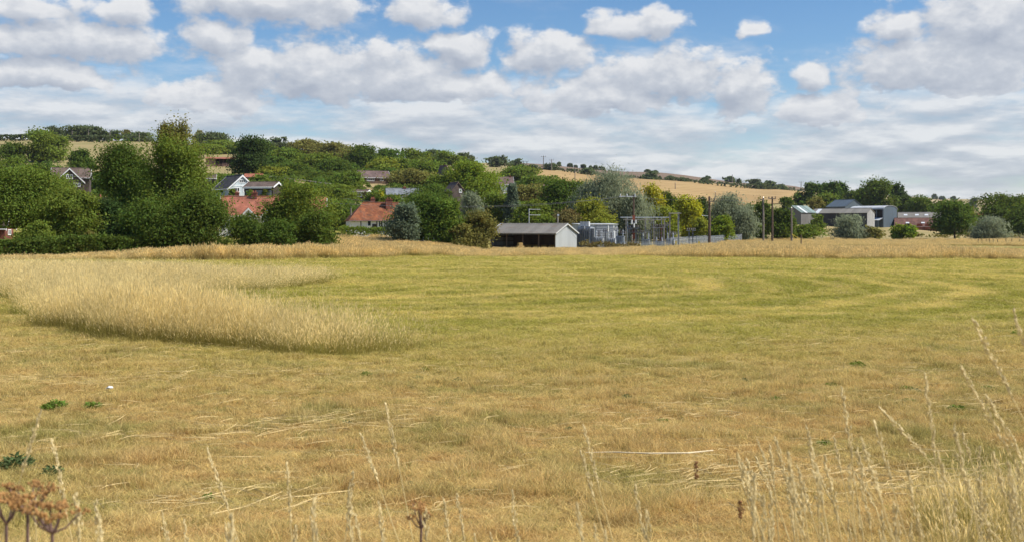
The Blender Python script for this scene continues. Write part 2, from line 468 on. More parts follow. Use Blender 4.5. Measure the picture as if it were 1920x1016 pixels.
M['pole_pale'] = plain('pole_pale', (.42, .38, .32), .85, .2, 4.)
M['yellow_paint'] = plain('yellow_paint', (.65, .47, .05), .6, .1, 3.)
M['wire'] = plain('wire', (.10, .10, .11), .5, .1, 2.)
def _glass():
    k = NT('window_glass'); return k.pbr((.025, .03, .036), .08, 0, None, 0, 0, .6)
M['glass'] = _glass()
M['shadow_void'] = plain('painted_interior_shade', (.035, .028, .022), .95, .2, 2.)  # near-black colour standing in for the shade inside open barn bays
M['straw_bale'] = plain('straw_bale', (.40, .26, .10), .95, .3, 8., 0, .6)
M['litter'] = plain('litter_white', (.60, .61, .60), .5, .05, 3.)

# ------------------------------------------------------------------ the colour of the dry field, shared by soil sheet and grass
def field_colour(k):
    p = k.vec('MULTIPLY', k.pos(), (1, 1, 0))
    sp = k.n('ShaderNodeSeparateXYZ'); k.l(p, sp.inputs[0])
    X, Y = sp.outputs[0], sp.outputs[1]
    big = k.noise(p, .055, 4, .6)
    mid = k.noise(p, .32, 5, .62)
    med = k.noise(k.vec('MULTIPLY', p, (.7, 1.6, 1)), 1.5, 4, .6)
    fin = k.noise(p, 7., 3, .6)
    # mown swathes: contours round the long strip the mower turned about
    w = k.noise(p, .09, 3, .5, True)
    q = k.vec('MULTIPLY_ADD', k.vec('SUBTRACT', w, (.5, .5, .5)), (7.0, 7.0, 0), p)
    A = (-24.0, 47.0, 0.0); ba = (21.5, 2.5, 0.0); bb = ba[0] ** 2 + ba[1] ** 2
    pa = k.vec('SUBTRACT', q, A)
    h = k.math('DIVIDE', k.vec('DOT_PRODUCT', pa, ba), bb, clamp=True)
    sc_ = k.n('ShaderNodeVectorMath', operation='SCALE'); sc_.inputs[0].default_value = ba; k.l(h, sc_.inputs['Scale'])
    dist = k.vec('LENGTH', k.vec('SUBTRACT', pa, sc_.outputs[0]))
    swath = k.math('SINE', k.math('MULTIPLY', dist, 2 * math.pi / 2.7))
    wide = k.math('SINE', k.math('MULTIPLY', dist, 2 * math.pi / 9.3))
    gate = k.rng(mid, .3, .6, .35, 1.)
    far = k.rng(Y, 20, 34, 0, 1)
    sw = k.math('MULTIPLY', k.math('MULTIPLY', k.math('MULTIPLY_ADD', wide, .6, swath), .42), k.math('MULTIPLY', gate, far))
    t = k.math('ADD', k.math('ADD', k.math('MULTIPLY', k.math('SUBTRACT', big, .5), 1.1), k.math('MULTIPLY', k.math('SUBTRACT', mid, .5), 1.25)),
               k.math('ADD', k.math('MULTIPLY', k.math('SUBTRACT', med, .5), .75), .40))
    t = k.math('ADD', t, sw)
    green = (.248, .232, .038); straw = (.470, .378, .112)
    c = k.mix(k.rng(t, .05, .95, 0, 1, False), green, straw)
    # sun-scorched headland nearest the viewer
    edge = k.math('ADD', k.math('MULTIPLY', k.math('MAXIMUM', X, 0.0), .30), k.math('MULTIPLY', k.math('MAXIMUM', k.math('SUBTRACT', k.math('MULTIPLY', X, -1.), 5.), 0.), 1.05))
    s = k.math('SUBTRACT', k.math('ADD', edge, 18.5), Y)
    s = k.math('ADD', s, k.math('MULTIPLY', k.math('SUBTRACT', mid, .5), 16.))
    brown = k.rng(s, -8.0, 7.5, 0, .95)
    b1 = k.mix(k.rng(med, .3, .7), (.415, .270, .105), (.485, .368, .150))
    b1 = k.mix(k.rng(mid, .46, .66, 0, .78), b1, (.238, .216, .060))
    b1 = k.mix(k.rng(k.noise(p, .8, 5, .7), .56, .70, 0, .5), b1, (.17, .155, .045))
    c = k.mix(brown, c, b1)
    c = k.hsv(c, .5, 1., k.rng(fin, .25, .75, .82, 1.16))
    return c, Y
def ground_mat():
    k = NT('field_turf'); c, Y = field_colour(k)
    p = k.pos()
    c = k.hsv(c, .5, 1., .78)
    hill = k.mix(k.rng(k.noise(p, .02, 5, .6), .35, .65), (.27, .225, .095), (.36, .275, .130))
    hill = k.mix(k.rng(k.noise(p, .2, 4, .6), .5, .75, 0, .5), hill, (.14, .16, .04))
    c = k.mix(k.rng(Y, 175, 230), c, hill)
    return k.pbr(c, .95, 0, k.noise(p, 3., 6, .7), .7, .05, .1)
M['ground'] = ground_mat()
def crop_mat(name, c1, c2, ang, period, amt):
    k = NT(name); p = k.pos()
    r = k.n('ShaderNodeVectorRotate', rotation_type='Z_AXIS'); k.l(p, r.inputs['Vector']); r.inputs['Angle'].default_value = ang
    sp = k.n('ShaderNodeSeparateXYZ'); k.l(r.outputs[0], sp.inputs[0])
    n = k.noise(p, .012, 5, .6)
    line = k.math('SINE', k.math('MULTIPLY_ADD', n, 4., k.math('MULTIPLY', sp.outputs[0], 2 * math.pi / period)))
    st = k.noise(k.vec('MULTIPLY', r.outputs[0], (.12, .012, 1)), 1., 4, .6)
    f = k.math('ADD', k.math('MULTIPLY', line, amt), k.math('ADD', k.math('MULTIPLY', k.math('SUBTRACT', st, .5), 1.3), n))
    c = k.mix(k.rng(f, .15, .85), c1, c2)
    return k.pbr(c, .95, 0, None, 0, 0, .1)
M['stubble'] = crop_mat('stubble', (.325, .210, .090), (.43, .295, .130), .5, 11., .22)
M['plough'] = crop_mat('ploughed', (.165, .112, .075), (.215, .155, .105), .35, 14., .10)
M['far_crop'] = crop_mat('far_crop', (.34, .25, .13), (.44, .34, .20), .2, 30., .10)

# ------------------------------------------------------------------ ground sheet
def build_ground():
    ys = np.concatenate([np.linspace(-40, 0, 9), np.linspace(1, 30, 50), np.exp(np.linspace(math.log(31), math.log(3900), 230))])
    s = np.linspace(-1, 1, 221); s = np.sign(s) * np.abs(s) ** 1.05
    Yg, Sg = np.meshgrid(ys, s, indexing='ij')
    Xg = Sg * (45 + .95 * np.maximum(Yg, 0))
    Zg = gz(Xg, np.maximum(Yg, 0))
    V = np.stack([Xg, Yg, Zg], -1).reshape(-1, 3)
    nr, nc = Yg.shape; i = np.arange(nr * nc).reshape(nr, nc)
    Fq = np.stack([i[:-1, :-1], i[:-1, 1:], i[1:, 1:], i[1:, :-1]], -1).reshape(-1, 4)
    me = bpy.data.meshes.new('ground')
    me.vertices.add(len(V)); me.vertices.foreach_set('co', V.astype(np.float32).reshape(-1))
    me.loops.add(4 * len(Fq)); me.loops.foreach_set('vertex_index', Fq.astype(np.int32).reshape(-1))
    me.polygons.add(len(Fq)); me.polygons.foreach_set('loop_start', np.arange(0, 4 * len(Fq), 4, dtype=np.int32))
    me.polygons.foreach_set('use_smooth', np.ones(len(Fq), bool))
    me.update(calc_edges=True)
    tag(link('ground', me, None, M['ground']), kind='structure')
build_ground()
def drape(name, low, top, mat, d0=250., nu=130, nv=60, lift=.35):
    pxs = np.linspace(low[0][0], low[-1][0], nu)
    V = []
    for px in pxs:
        pl = np.interp(px, [a for a, b in low], [b for a, b in low]); pt = np.interp(px, [a for a, b in top], [b for a, b in top])
        da = hit(px, pl, d0); db = max(hit(px, pt, d0), da + 5)
        dd = np.linspace(da, db, nv); xx = xw(px, dd)
        V.append(np.stack([xx, dd, gz(xx, dd) + lift], -1))
    V = np.array(V); i = np.arange(nu * nv).reshape(nu, nv)
    Fq = np.stack([i[:-1, :-1], i[1:, :-1], i[1:, 1:], i[:-1, 1:]], -1).reshape(-1, 4)
    me = bpy.data.meshes.new(name); me.from_pydata(V.reshape(-1, 3).tolist(), [], Fq.tolist()); me.update()
    for p in me.polygons: p.use_smooth = True
    tag(link(name, me, None, mat), kind='structure')
drape('stubble_field', [(985, 348), (1100, 368), (1200, 384), (1300, 388), (1400, 386), (1520, 380)],
      [(985, 318), (1050, 322), (1120, 329), (1200, 337), (1300, 343), (1400, 351), (1520, 362)], M['stubble'])
drape('ploughed_field', [(965, 316), (1050, 320), (1120, 327), (1200, 335.5), (1300, 341.5), (1400, 349.5), (1520, 360)],
      [(965, 303), (1050, 308), (1120, 313), (1200, 320), (1300, 330), (1400, 340), (1520, 347)], M['plough'], 500.)
drape('far_crop_field', [(1740, 381), (1800, 384), (1860, 388), (1960, 391)], [(1740, 372), (1800, 375), (1860, 381), (1960, 386)], M['far_crop'], 900., 60, 30, .8)

# ------------------------------------------------------------------ grass
def blades(n, h0, h1, wd, spread, lean, seg, r, droop=.3, flat=0.0):
    """n curved tapering blades, as quads, with height fraction and one random value each"""
    V = []; H = []; R = []
    ang = r.uniform(0, 2 * math.pi, n); rad = spread * np.sqrt(r.uniform(0, 1, n))
    bx, by = rad * np.cos(ang), rad * np.sin(ang)
    hh = r.uniform(h0, h1, n); la = r.uniform(0, 2 * math.pi, n); ln = lean * r.uniform(.1, 1, n) * hh
    fa = r.uniform(0, math.pi, n); rv = r.uniform(0, 1, n)
    for i in range(seg):
        q = []
        for t, sgn in ((i / seg, -1), (i / seg, 1), ((i + 1) / seg, 1), ((i + 1) / seg, -1)):
            w = wd * (1 - .85 * t) * .5 * sgn
            cx = bx + np.cos(la) * ln * t ** 2 + np.cos(fa) * w
            cy_ = by + np.sin(la) * ln * t ** 2 + np.sin(fa) * w
            cz_ = hh * (t - droop * lean * t * t * .5) * (1 - flat)
            q.append(np.stack([cx, cy_, cz_], -1))
        V.append(np.stack(q, 1)); R.append(rv)
        H.append(np.tile(np.array([i / seg, i / seg, (i + 1) / seg, (i + 1) / seg]), (n, 1)))
    tips = np.stack([bx + np.cos(la) * ln, by + np.sin(la) * ln, hh * (1 - droop * lean * .5)], -1)
    return V, H, R, tips, rv, np.stack([np.cos(la), np.sin(la)], -1)
def clump_mesh(name, n, h0, h1, wd, spread, lean, seg, seed, head=0.0, hw=.012, leaf=0):
    r = np.random.RandomState(seed)
    V, H, R, tips, rv, ld = blades(n, h0, h1, wd, spread, lean, seg, r)
    if head:
        k = len(tips); L = head * r.uniform(.6, 1.2, k)
        a = r.uniform(0, math.pi, k)
        for da in (0, math.pi / 2):
            s = np.stack([np.cos(a + da), np.sin(a + da), 0 * a], -1) * hw * .5 * r.uniform(.6, 1.3, k)[:, None]
            up = np.stack([ld[:, 0] * .35, ld[:, 1] * .35, np.ones(k)], -1); up /= np.linalg.norm(up, axis=1)[:, None]
            b = tips - up * L[:, None] * .45; m = tips; t = tips + up * L[:, None] * .55
            V.append(np.stack([b, m - s, t, m + s], 1)); R.append(rv); H.append(np.full((k, 4), 1.3))
    if leaf:
        v2, h2, r2, *_ = blades(leaf, h0 * .25, h1 * .5, wd * 2.2, spread, .9, seg, r)
        V += v2; R += r2; H += [x * .35 for x in h2]
    V = np.concatenate(V); H = np.concatenate(H); R = np.concatenate(R)
    return quads_mesh(name, V, R, R, H)
def grass_short_mat():
    k = NT('mown_grass'); c, Y = field_colour(k)
    r = k.attr('rnd'); h = k.attr('hh')
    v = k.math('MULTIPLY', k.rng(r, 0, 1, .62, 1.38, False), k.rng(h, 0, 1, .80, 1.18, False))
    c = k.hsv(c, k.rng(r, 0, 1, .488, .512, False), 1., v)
    c = k.mix(k.rng(r, .86, .95, 0, .7), c, (.58, .46, .22))
    oi = k.n('ShaderNodeObjectInfo').outputs['Random']
    c = k.mix(k.rng(oi, .0, .20, .75, 0), c, (.150, .165, .045))
    c = k.mix(k.rng(oi, .80, .97, 0, .65), c, (.52, .40, .19))
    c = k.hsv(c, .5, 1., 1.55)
    return k.leafy(c, .42)
def grass_tall_mat(name, base, stem, head, gpatch):
    k = NT(name); p = k.vec('MULTIPLY', k.pos(), (1, 1, 0))
    r = k.attr('rnd'); h = k.attr('hh')
    g = k.rng(k.noise(p, .22, 4, .6), .45, .68, 0, 1)
    b2 = k.mix(k.math('MULTIPLY', g, .8), base, gpatch)
    c = k.mix(k.rng(h, .22, .88), b2, stem)
    c = k.mix(k.rng(h, .85, 1.1), c, head)
    c = k.hsv(c, .5, 1., k.rng(r, 0, 1, .72, 1.3, False))
    c = k.hsv(c, .5, 1., k.rng(k.noise(p, .5, 4, .6), .3, .7, .85, 1.15))
    return k.leafy(c, .42)
M['grass_short'] = grass_short_mat()
M['grass_tall'] = grass_tall_mat('uncut_grass', (.300, .255, .066), (.740, .585, .235), (.900, .750, .390), (.310, .330, .060))
M['grass_far'] = grass_tall_mat('rough_grass', (.50, .385, .15), (.74, .575, .25), (.84, .67, .33), (.36, .33, .09))
M['straw'] = plain('loose_straw', (.62, .47, .22), .8, .3, 40.)
def proto_set(name, makers, mat):
    c = bpy.data.collections.new(name)
    for i, me in enumerate(makers):
        me.materials.append(mat)
        c.objects.link(bpy.data.objects.new('%s_%02d' % (name, i), me))
    return c
def scatter(name, pts, rot, scl, coll, n, label, cat):
    """one mass of grass: points carrying turn and size, one clump standing on each"""
    me = bpy.data.meshes.new(name)
    me.vertices.add(len(pts)); me.vertices.foreach_set('co', pts.astype(np.float32).reshape(-1))
    a = me.attributes.new('turn', 'FLOAT_VECTOR', 'POINT'); a.data.foreach_set('vector', rot.astype(np.float32).reshape(-1))
    a = me.attributes.new('size', 'FLOAT_VECTOR', 'POINT'); a.data.foreach_set('vector', scl.astype(np.float32).reshape(-1))
    a = me.attributes.new('pick', 'INT', 'POINT'); a.data.foreach_set('value', rs.randint(0, n, len(pts)).astype(np.int32))
    me.update()
    o = link(name, me)
    g = bpy.data.node_groups.new(name, 'GeometryNodeTree')
    g.interface.new_socket('Geometry', in_out='INPUT', socket_type='NodeSocketGeometry')
    g.interface.new_socket('Geometry', in_out='OUTPUT', socket_type='NodeSocketGeometry')
    gi = g.nodes.new('NodeGroupInput'); go = g.nodes.new('NodeGroupOutput')
    ci = g.nodes.new('GeometryNodeCollectionInfo'); ci.inputs['Collection'].default_value = coll
    ci.inputs['Separate Children'].default_value = True; ci.inputs['Reset Children'].default_value = True
    ip = g.nodes.new('GeometryNodeInstanceOnPoints'); ip.inputs['Pick Instance'].default_value = True
    def na(nm, t):
        x = g.nodes.new('GeometryNodeInputNamedAttribute'); x.data_type = t; x.inputs['Name'].default_value = nm
        return [s for s in x.outputs if s.enabled and s.name == 'Attribute'][0]
    g.links.new(gi.outputs[0], ip.inputs['Points']); g.links.new(ci.outputs[0], ip.inputs['Instance'])
    g.links.new(na('pick', 'INT'), ip.inputs['Instance Index'])
    g.links.new(na('turn', 'FLOAT_VECTOR'), ip.inputs['Rotation']); g.links.new(na('size', 'FLOAT_VECTOR'), ip.inputs['Scale'])
    g.links.new(ip.outputs[0], go.inputs[0])
    m = o.modifiers.new('grass', 'NODES'); m.node_group = g
    return tag(o, label, cat, None, 'stuff')
def in_poly(x, y, poly):
    r = np.zeros(len(x), bool); n = len(poly)
    for i in range(n):
        x0, y0 = poly[i]; x1, y1 = poly[(i + 1) % n]
        c = ((y0 > y) != (y1 > y)) & (x < (x1 - x0) * (y - y0) / (y1 - y0 + 1e-12) + x0)
        r ^= c
    return r
def img_poly(pp): return [(xw(px, d), d) for px, d in ((px, hit(px, py, 6.0, 420.)) for px, py in pp)]
def vnoise(x, y, s, seed=0):
    def hsh(i, j): return np.modf(np.abs(np.sin(i * 127.1 + j * 311.7 + seed * 17.3) * 43758.5453))[0]
    x = x * s; y = y * s; i = np.floor(x); j = np.floor(y); fx = sm(x - i); fy = sm(y - j)
    return (hsh(i, j) * (1 - fx) + hsh(i + 1, j) * fx) * (1 - fy) + (hsh(i, j + 1) * (1 - fx) + hsh(i + 1, j + 1) * fx) * fy

TALL_A = img_poly([(-420, 512), (-150, 522), (0, 553), (70, 590), (150, 622), (250, 640), (380, 648), (480, 656), (570, 668), (660, 669), (730, 663), (770, 655),
                   (720, 650), (650, 644), (560, 635), (480, 627), (400, 616), (330, 604), (250, 586), (190, 567), (220, 556), (330, 549), (480, 545), (590, 536), (650, 527), (600, 521), (450, 518), (330, 515), (180, 510), (0, 504), (-420, 498)])
STRIP_L = [(xw(-420, 92), 92), (xw(60, 96), 96), (xw(200, 98), 98), (xw(420, 99), 99), (xw(620, 103), 103), (xw(800, 112), 112), (xw(930, 116), 116), (xw(1060, 122), 122),
           (xw(1200, 126), 126), (xw(1200, 168), 168), (xw(900, 166), 166), (xw(640, 160), 160), (xw(430, 112), 112), (xw(300, 106), 106), (xw(150, 102), 102), (xw(-420, 97), 97)]
STRIP_R = [(xw(1200, 126), 126), (xw(1290, 112), 112), (xw(1480, 104), 104), (xw(1700, 100), 100), (xw(2300, 97), 97), (xw(2300, 122), 122), (xw(1920, 128), 128), (xw(1700, 142), 142),
           (xw(1480, 175), 175), (xw(1400, 230), 230), (xw(1260, 168), 168), (xw(1200, 168), 168)]
BACK_R = [(xw(1400, 200), 200), (xw(2300, 190), 190), (xw(2300, 250), 250), (xw(1380, 250), 250)]

def build_grass():
    # --- mown turf
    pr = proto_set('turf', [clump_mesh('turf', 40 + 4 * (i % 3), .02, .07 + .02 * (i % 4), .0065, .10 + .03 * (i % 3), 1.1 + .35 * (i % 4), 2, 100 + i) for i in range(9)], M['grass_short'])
    N = 150000
    d = np.exp(rs.uniform(math.log(4.0), math.log(150), N)); px = rs.uniform(-260, 2180, N)
    x = xw(px, d); ok = ~in_poly(x, d, TALL_A)
    d, x = d[ok], x[ok]; z = gz(x, d)
    n = len(d); s = rs.uniform(.7, 1.3, n) * np.clip(d / 16, .8, 6.5)
    hs = rs.uniform(.55, 1.2, n) * np.clip(d / 30, 1.0, 1.5) * (0.45 + .7 * vnoise(x, d, .9) + .8 * (vnoise(x, d, 2.6, 8) > .72))
    scatter('grass', np.stack([x, d, z], -1), np.stack([rs.uniform(-.15, .15, n), rs.uniform(-.15, .15, n), rs.uniform(0, 6.28, n)], -1),
            np.stack([s, s, hs], -1), pr, 9, 'short dry mown grass covering the whole field', 'grass')
    # --- cut straw left lying on the headland
    def straw(i):
        m = MB(); r = random.Random(50 + i); L = r.uniform(.06, .17); b = r.uniform(-.03, .03)
        m.tube([(-L, 0, .004), (-L * .3, b, .012), (L * .3, b * .7, .010), (L, -b * .4, .004)], [.0016, .002, .002, .0012], 3)
        return m.mesh('straw')
    ps = proto_set('straw', [straw(i) for i in range(6)], M['straw'])
    N = 30000
    d = np.exp(rs.uniform(math.log(7.5), math.log(46), N)); px = rs.uniform(-260, 2180, N); x = xw(px, d)
    row = .5 + .5 * np.sin((d - .18 * x + 2.2 * vnoise(x, d, .25)) * 1.55)
    keep = (rs.uniform(0, 1, N) < .06 + .55 * sm((row - .6) / .4) * sm((vnoise(x, d, .5, 3) - .35) / .4) * (d < 26)) & ~in_poly(x, d, TALL_A)
    d, x = d[keep], x[keep]; n = len(d); z = gz(x, d) + rs.uniform(.02, .07, n)
    sc_ = rs.uniform(.6, 1.3, n)
    scatter('straw', np.stack([x, d, z], -1), np.stack([rs.uniform(-.12, .12, n), rs.uniform(-.15, .15, n), rs.normal(0.1, .7, n)], -1),
            np.stack([sc_, sc_, sc_], -1), ps, 6, 'pale loose straw left in rows on the cut headland', 'straw')
    # --- uncut tall grass, the long wedge on the left
    pt = proto_set('uncut', [clump_mesh('uncut', 22, .26, .88, .0036, .30, .55, 3, 200 + i, .12, .009, 20) for i in range(7)], M['grass_tall'])
    xs = np.array([a for a, b in TALL_A]); ys = np.array([b for a, b in TALL_A])
    N = 64000
    d = np.exp(rs.uniform(math.log(ys.min()), math.log(ys.max()), N)); px = rs.uniform(-420, 820, N); x = xw(px, d)
    wob = (vnoise(x, d, .55, 5) - .5) * .55; jx = rs.normal(0, .12, N); jd = rs.normal(0, .28, N) * np.clip(d / 24, .8, 3)
    ok = in_poly(x + wob + jx, d + wob * 2 + jd, TALL_A)
    ok &= vnoise(x, d, 1.3, 12) > .13
    ok &= rs.uniform(0, 1, N) < np.interp(px, [300, 480, 620, 780], [1, .55, .25, .06])
    d, x = d[ok], x[ok]; n = len(d)
    s = rs.uniform(.8, 1.25, n) * np.clip(d / 30, 1.0, 2.6); hs = rs.uniform(.7, 1.12, n) * (.80 + .32 * vnoise(x, d, .3, 2)) * np.interp(d, [24, 40, 60, 100], [1, .82, .7, .5]) * (.55 + .75 * rs.uniform(0, 1, n) ** .5)
    px = 960 + F * x / d
    deep = in_poly(x, d - .9, TALL_A) & in_poly(x - .35, d - .4, TALL_A); hs[~deep] *= rs.uniform(.45, 1.0, n)[~deep]
    hs *= np.interp(px, [330, 850], [1.16, .72]); tall = rs.uniform(0, 1, n) > .93; hs[tall] *= 1.3; s[tall] *= .6
    scatter('uncut_grass', np.stack([x, d, gz(x, d)], -1), np.stack([rs.uniform(-.12, .12, n), rs.uniform(-.05, .18, n), rs.uniform(0, 6.28, n)], -1),
            np.stack([s, s, hs], -1), pt, 7, 'tall pale uncut grass left standing in a curving wedge', 'grass')
    # --- rough grass along the far edge of the field
    pf = proto_set('rough', [clump_mesh('rough', 60, .45, 1.0, .02, .55, .45, 2, 300 + i, .22, .045, 24) for i in range(6)], M['grass_far'])
    def strip(poly, N, nm, lab, hmul, pxr):
        ys = [b for a, b in poly]
        d = rs.uniform(min(ys), max(ys), N); x = xw(rs.uniform(*pxr, N), d)
        w = (vnoise(x, d, .12, 9) - .5) * 7 + (vnoise(x, d * .3, .035, 2) - .5) * 12 + rs.normal(0, 1.6, N)
        ok = in_poly(x, d + w, poly); d, x = d[ok], x[ok]; n = len(d)
        s = rs.uniform(.8, 1.4, n); hs = rs.uniform(.65, 1.15, n) * hmul * (.38 + .55 * vnoise(x, d, .1, 4) + .45 * vnoise(x, d, .4, 7)) * np.interp(960 + F * x / d, [120, 380, 700, 840, 900, 1180, 1300], [.6, 1.25, 1.15, 1, .62, .62, 1])
        scatter(nm, np.stack([x, d, gz(x, d)], -1), np.stack([rs.uniform(-.15, .15, n), rs.uniform(-.1, .2, n), rs.uniform(0, 6.28, n)], -1),
                np.stack([s, s, hs], -1), pf, 6, lab, 'grass')
    strip(STRIP_L, 34000, 'rough_grass', 'rough yellow grass bank between the hedge and the hay shed', 1.0, (-420, 1210))
    strip(STRIP_R, 22000, 'rough_grass', 'tall golden grass strip in front of the palisade and utility poles', 1.05, (1195, 2300))
    strip(BACK_R, 5000, 'rough_grass', 'thin rough grass strip round the far fence posts', .8, (1380, 2300))
build_grass()

# ------------------------------------------------------------------ trees and shrubs
def crown_quads(kind, w, dp, h, n, leaf, r):
    """leaf-sized quads on clumps spread over uneven lobes filling a w x dp x h volume (z from 0)"""
    L = []
    nl = {'round': 34, 'tall': 34, 'airy': 34, 'willow': 34, 'bush': 22, 'cone': 40, 'flat': 30}[kind]
    for i in range(nl):
        for _ in range(40):
            a = r.uniform(0, 2 * math.pi); q = math.sqrt(r.uniform(0, 1)); z = r.uniform(0.05, .93)
            if kind == 'cone': R = (1 - z) ** .8
            elif kind == 'bush': R = math.sqrt(max(0, 1 - (z * 1.02) ** 2.2))
            elif kind == 'tall': R = math.sin(math.pi * min(1, max(0, .10 + .86 * z))) ** .6
            elif kind == 'flat': R = math.sqrt(max(0, 1 - ((z - .45) / .55) ** 2))
            else: R = max(0.0, 1 - abs((z - .42) / .58) ** 2.3) ** .5
            if q > .25 or z > .5 or i < 5: break
        rr = r.uniform(.11, .30) * (.75 if kind in ('airy', 'cone') else 1)
        L.append((math.cos(a) * q * R * (.5 - rr * .42), math.sin(a) * q * R * (.5 - rr * .42), max(z * (1 - rr * .35), rr * .45), rr * (.55 + .45 * R)))
    L = np.array(L); wgt = L[:, 3] ** 2; wgt /= wgt.sum()
    nc = max(30, n // (16 if kind != 'airy' else 22))
    li = r.choice(len(L), nc, p=wgt); v = r.normal(size=(nc, 3)); v[:, 2] += .35; v /= np.linalg.norm(v, axis=1)[:, None]
    hr = .52 * w / max(h, .1)
    cr = L[li, 3] * r.uniform(.72, 1.12, nc)
    cen = L[li, :3] + v * np.stack([cr, cr, cr * min(1.25, max(.5, hr * 1.3))], -1) * np.array([.5 * 2, 1.0, .9])
    a0 = np.arctan2(cen[:, 1], cen[:, 0]); q0 = r.uniform(0, 50)
    k0 = 1 + .34 * (vnoise(a0 * 1.1 + q0, cen[:, 2] * 5 + q0, 1.0, 3) - .5) + .22 * (vnoise(a0 * 2.6 + q0, cen[:, 2] * 11 + q0, 1.0, 6) - .5)
    cen[:, :2] *= k0[:, None]; cen[:, 2] = .45 + (cen[:, 2] - .45) * (.5 + .5 * k0)
    hole = vnoise(cen[:, 0] * 7 + q0, cen[:, 2] * 8 + cen[:, 1] * 3 + q0, 1.0, 5)
    keep = hole > (.36 if kind != 'airy' else .44)
    if keep.sum() < 20: keep[:] = True
    cen, v, li = cen[keep], v[keep], li[keep]; nc = len(cen)
    ci = r.randint(0, nc, n)
    sg = L[li, 3][ci] * (.45 if kind != 'airy' else .50) * np.exp(np.clip(r.normal(0, .25, nc), -.4, .4))[ci]
    off = np.clip(r.normal(size=(n, 3)), -2.1, 2.1) * sg[:, None] * np.array([1, 1, .62])
    if kind == 'willow': off[:, 2] -= np.abs(r.normal(size=n)) * sg * .9
    p = (cen[ci] + off) * np.array([w, dp, h]); p[:, 2] = np.maximum(p[:, 2], .03 * h * r.uniform(0, 1, n))
    nn = v[ci] * .9 + r.normal(size=(n, 3)) * .62 + np.array([0, 0, .32]); nn /= np.linalg.norm(nn, axis=1)[:, None]
    t = r.normal(size=(n, 3))
    if kind == 'willow': t = t * .4 + np.array([0, 0, -1.])
    t -= nn * (t * nn).sum(1)[:, None]; t /= np.linalg.norm(t, axis=1)[:, None] + 1e-9
    b = np.cross(nn, t); s = leaf * r.uniform(.6, 1.4, n)[:, None]
    asp = .30 if kind == 'willow' else .62
    ln = 1.5 if kind == 'willow' else 1.0
    V = np.stack([p - t * s * ln, p + b * s * asp + nn * s * .12, p + t * s * ln, p - b * s * asp + nn * s * .12], 1)
    return V, r.uniform(0, 1, n), r.uniform(0, 1, nc)[ci], cen * np.array([w, dp, h])
def plant(name, kind, mat, px, ytop, wpx, d, label, cat='tree', group=None, cb=.06, dens=1.0, depth=.85, seed=None, leafmul=1.0):
    r = np.random.RandomState(seed if seed is not None else int(px * 7 + ytop * 13 + d) % 99991)
    x = xw(px, d); g = gz(x, d); H = max(zw(ytop, d) - g, .6); w = wpx * d / F
    root = empty(name, (x, d, g), 0, label, cat, group)
    hc = H * (1 - cb); hpx = hc * F / d
    n = int(np.clip(2.7 * wpx * min(hpx, wpx * 2.2) * dens, 1100, 52000))
    leaf = max(.115, .00100 * d) * leafmul
    V, rn, cl, cen = crown_quads(kind, w, w * depth, hc, n, leaf, r)
    if not (cat == 'shrub'):
        m = MB(); tr = min(max(.022 * H, .05), .4)
        tx, ty = r.uniform(-.03, .03, 2) * w
        m.tube([(0, 0, -.3), (tx * .3, ty * .3, H * .12), (tx, ty, H * .42), (tx * 1.5, ty, H * .78)], [tr * 1.35, tr, tr * .7, tr * .22], 7)
        for k in r.choice(len(cen), 9):
            e = cen[k] * np.array([.85, .85, .95]) + np.array([0, 0, H * cb]); z0 = H * r.uniform(.15, .5)
            z0 = min(z0, e[2] * .8)
            m.tube([(tx * .5, ty * .5, z0), (e[0] * .45, e[1] * .45, (z0 + e[2]) * .52), tuple(e)], [tr * .45, tr * .28, tr * .07], 5)
        m.build('trunk', M['bark'], root)
    else:
        m = MB()
        for k in r.choice(len(cen), 7):
            e = cen[k] * .9
            m.tube([(e[0] * .1, e[1] * .1, -.1), (e[0] * .5, e[1] * .5, e[2] * .5), tuple(e)], [.04, .03, .012], 5)
        tag(m.build('stem', M['bark'], root), kind='stuff')
    c = link('crown' if cat != 'shrub' else 'foliage', quads_mesh('crown', V, rn, cl), root, M[mat])
    c.location = (0, 0, H * cb)
    return root
